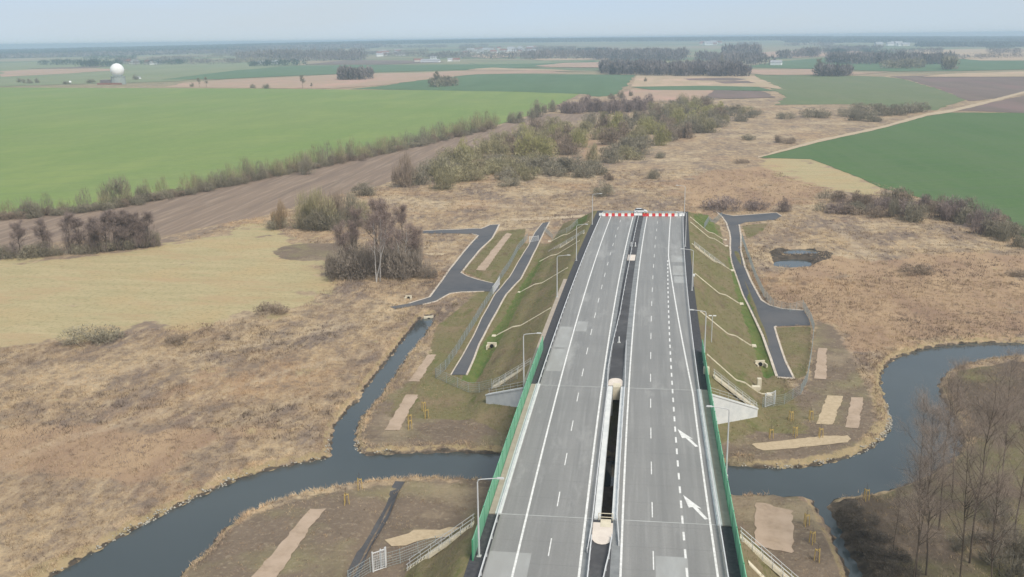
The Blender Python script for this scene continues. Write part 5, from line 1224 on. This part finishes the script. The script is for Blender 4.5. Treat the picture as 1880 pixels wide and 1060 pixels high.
tufts('rough_grass', 42000, -60, 62, 92, 325, (.12, .4), (.3, .9), slope_mask, 21, M_GRASS, (.1, .9), bw=.05)
woodp = Ppoly(WOODS[0])
tufts('dead_grass', 7000, 30, 110, 85, 190, (.25, .7), (.4, 1.0), lambda x, y: inside(woodp, x, y) & (sdf(river, x, y) > 1), 3, M_REED, (.0, .6))
soilp = [Ppoly(p) for p in SOIL[:4]]
def soil_mask(x, y):
    k = np.zeros(x.shape, bool)
    for q in soilp: k |= inside(q, x, y)
    for q in beds_p: k &= ~inside(q, x, y)
    return k & (emb(x, y) < .1) & (sdf(river, x, y) > 1) & ~((x > -22) & (x < 14) & (y > 100))
tufts('dead_grass', 9000, -60, 60, 84, 190, (.12, .4), (.3, .8), soil_mask, 4, M_REED, (.05, .75))
# fringe of reeds right on the banks
def fringe(n, seed):
    r = np.random.default_rng(seed); x = r.uniform(-100, 95, n); y = r.uniform(80, 240, n); s = sdf(river, x, y); return (s > .9) & (s < 2.6), x, y
tufts('bank_reeds', 110000, -100, 95, 82, 240, (.35, .9), (.4, .8), lambda x, y: (lambda s: (s > .7) & (s < 2.2) & ~((x > -24) & (x < 15)) & ((x < 18) | (y > 150)))(sdf(river, x, y)), 6, M_REED, (.5, 1.0), bw=.06)
# rip-rap stones along the waterline
def stones():
    r = np.random.default_rng(9); n = 220000; x = r.uniform(-95, 70, n); y = r.uniform(84, 190, n); s = sdf(river, x, y)
    far_bank = Ppoly([(30,1100),(95,1060),(250,972),(400,897),(606,843),(606,800),(400,850),(200,940),(20,1040)], WL); rb = Ppoly([(1330,840),(1640,740),(1650,800),(1560,870),(1420,875),(1330,866)], WL); lb = Ppoly([(650,810),(720,815),(720,845),(640,845)], WL)
    k = (s > -.15) & (s < .75) & (inside(far_bank, x, y) | inside(rb, x, y) | inside(lb, x, y)); x, y, s = x[k], y[k], s[k]; n = len(x)
    g_ = np.sin(x * .35) + np.sin(x * .9 + 1); k = r.random(n) < np.clip(.30 + .28 * g_, .04, 1); x, y = x[k], y[k]; n = len(x); z = np.maximum(T(x, y), WL - .1)
    base = np.array([(1, 0, 0), (0, 1, 0), (-1, 0, 0), (0, -1, 0), (0, 0, 1), (0, 0, -1)], float); fc = np.array([(0, 1, 4), (1, 2, 4), (2, 3, 4), (3, 0, 4), (1, 0, 5), (2, 1, 5), (3, 2, 5), (0, 3, 5)])
    sz = r.uniform(.08, .26, n); v = base[None] * (sz[:, None, None] * r.uniform(.7, 1.3, (n, 6, 1))); v[:, :, 2] *= .7; v += np.stack([x, y, z + .05], 1)[:, None, :]
    f = (fc[None] + (np.arange(n) * 6)[:, None, None]).reshape(-1, 3); return tag(mesh_np('bank_stones', v.reshape(-1, 3), f, M_STONE), kind='stuff')
stones()
# ------------------------------------------------------------------ the hazy air
hz, hnt, hb = newmat('haze_air'); hnt.nodes.remove(hb)
pv = hnt.nodes.new('ShaderNodeVolumePrincipled'); pv.inputs['Color'].default_value = (.62, .80, 1.0, 1); pv.inputs['Density'].default_value = 1.8e-4; pv.inputs['Anisotropy'].default_value = 0.2
hnt.links.new(pv.outputs[0], [n for n in hnt.nodes if n.type == 'OUTPUT_MATERIAL'][0].inputs['Volume'])
tag(MB().box((0, 5900, -27), (25200, 13800, 196.5)).build('haze', hz), kind='stuff')
print('OBJECTS', len(bpy.data.objects), 'VERTS', sum(len(m.vertices) for m in bpy.data.meshes))
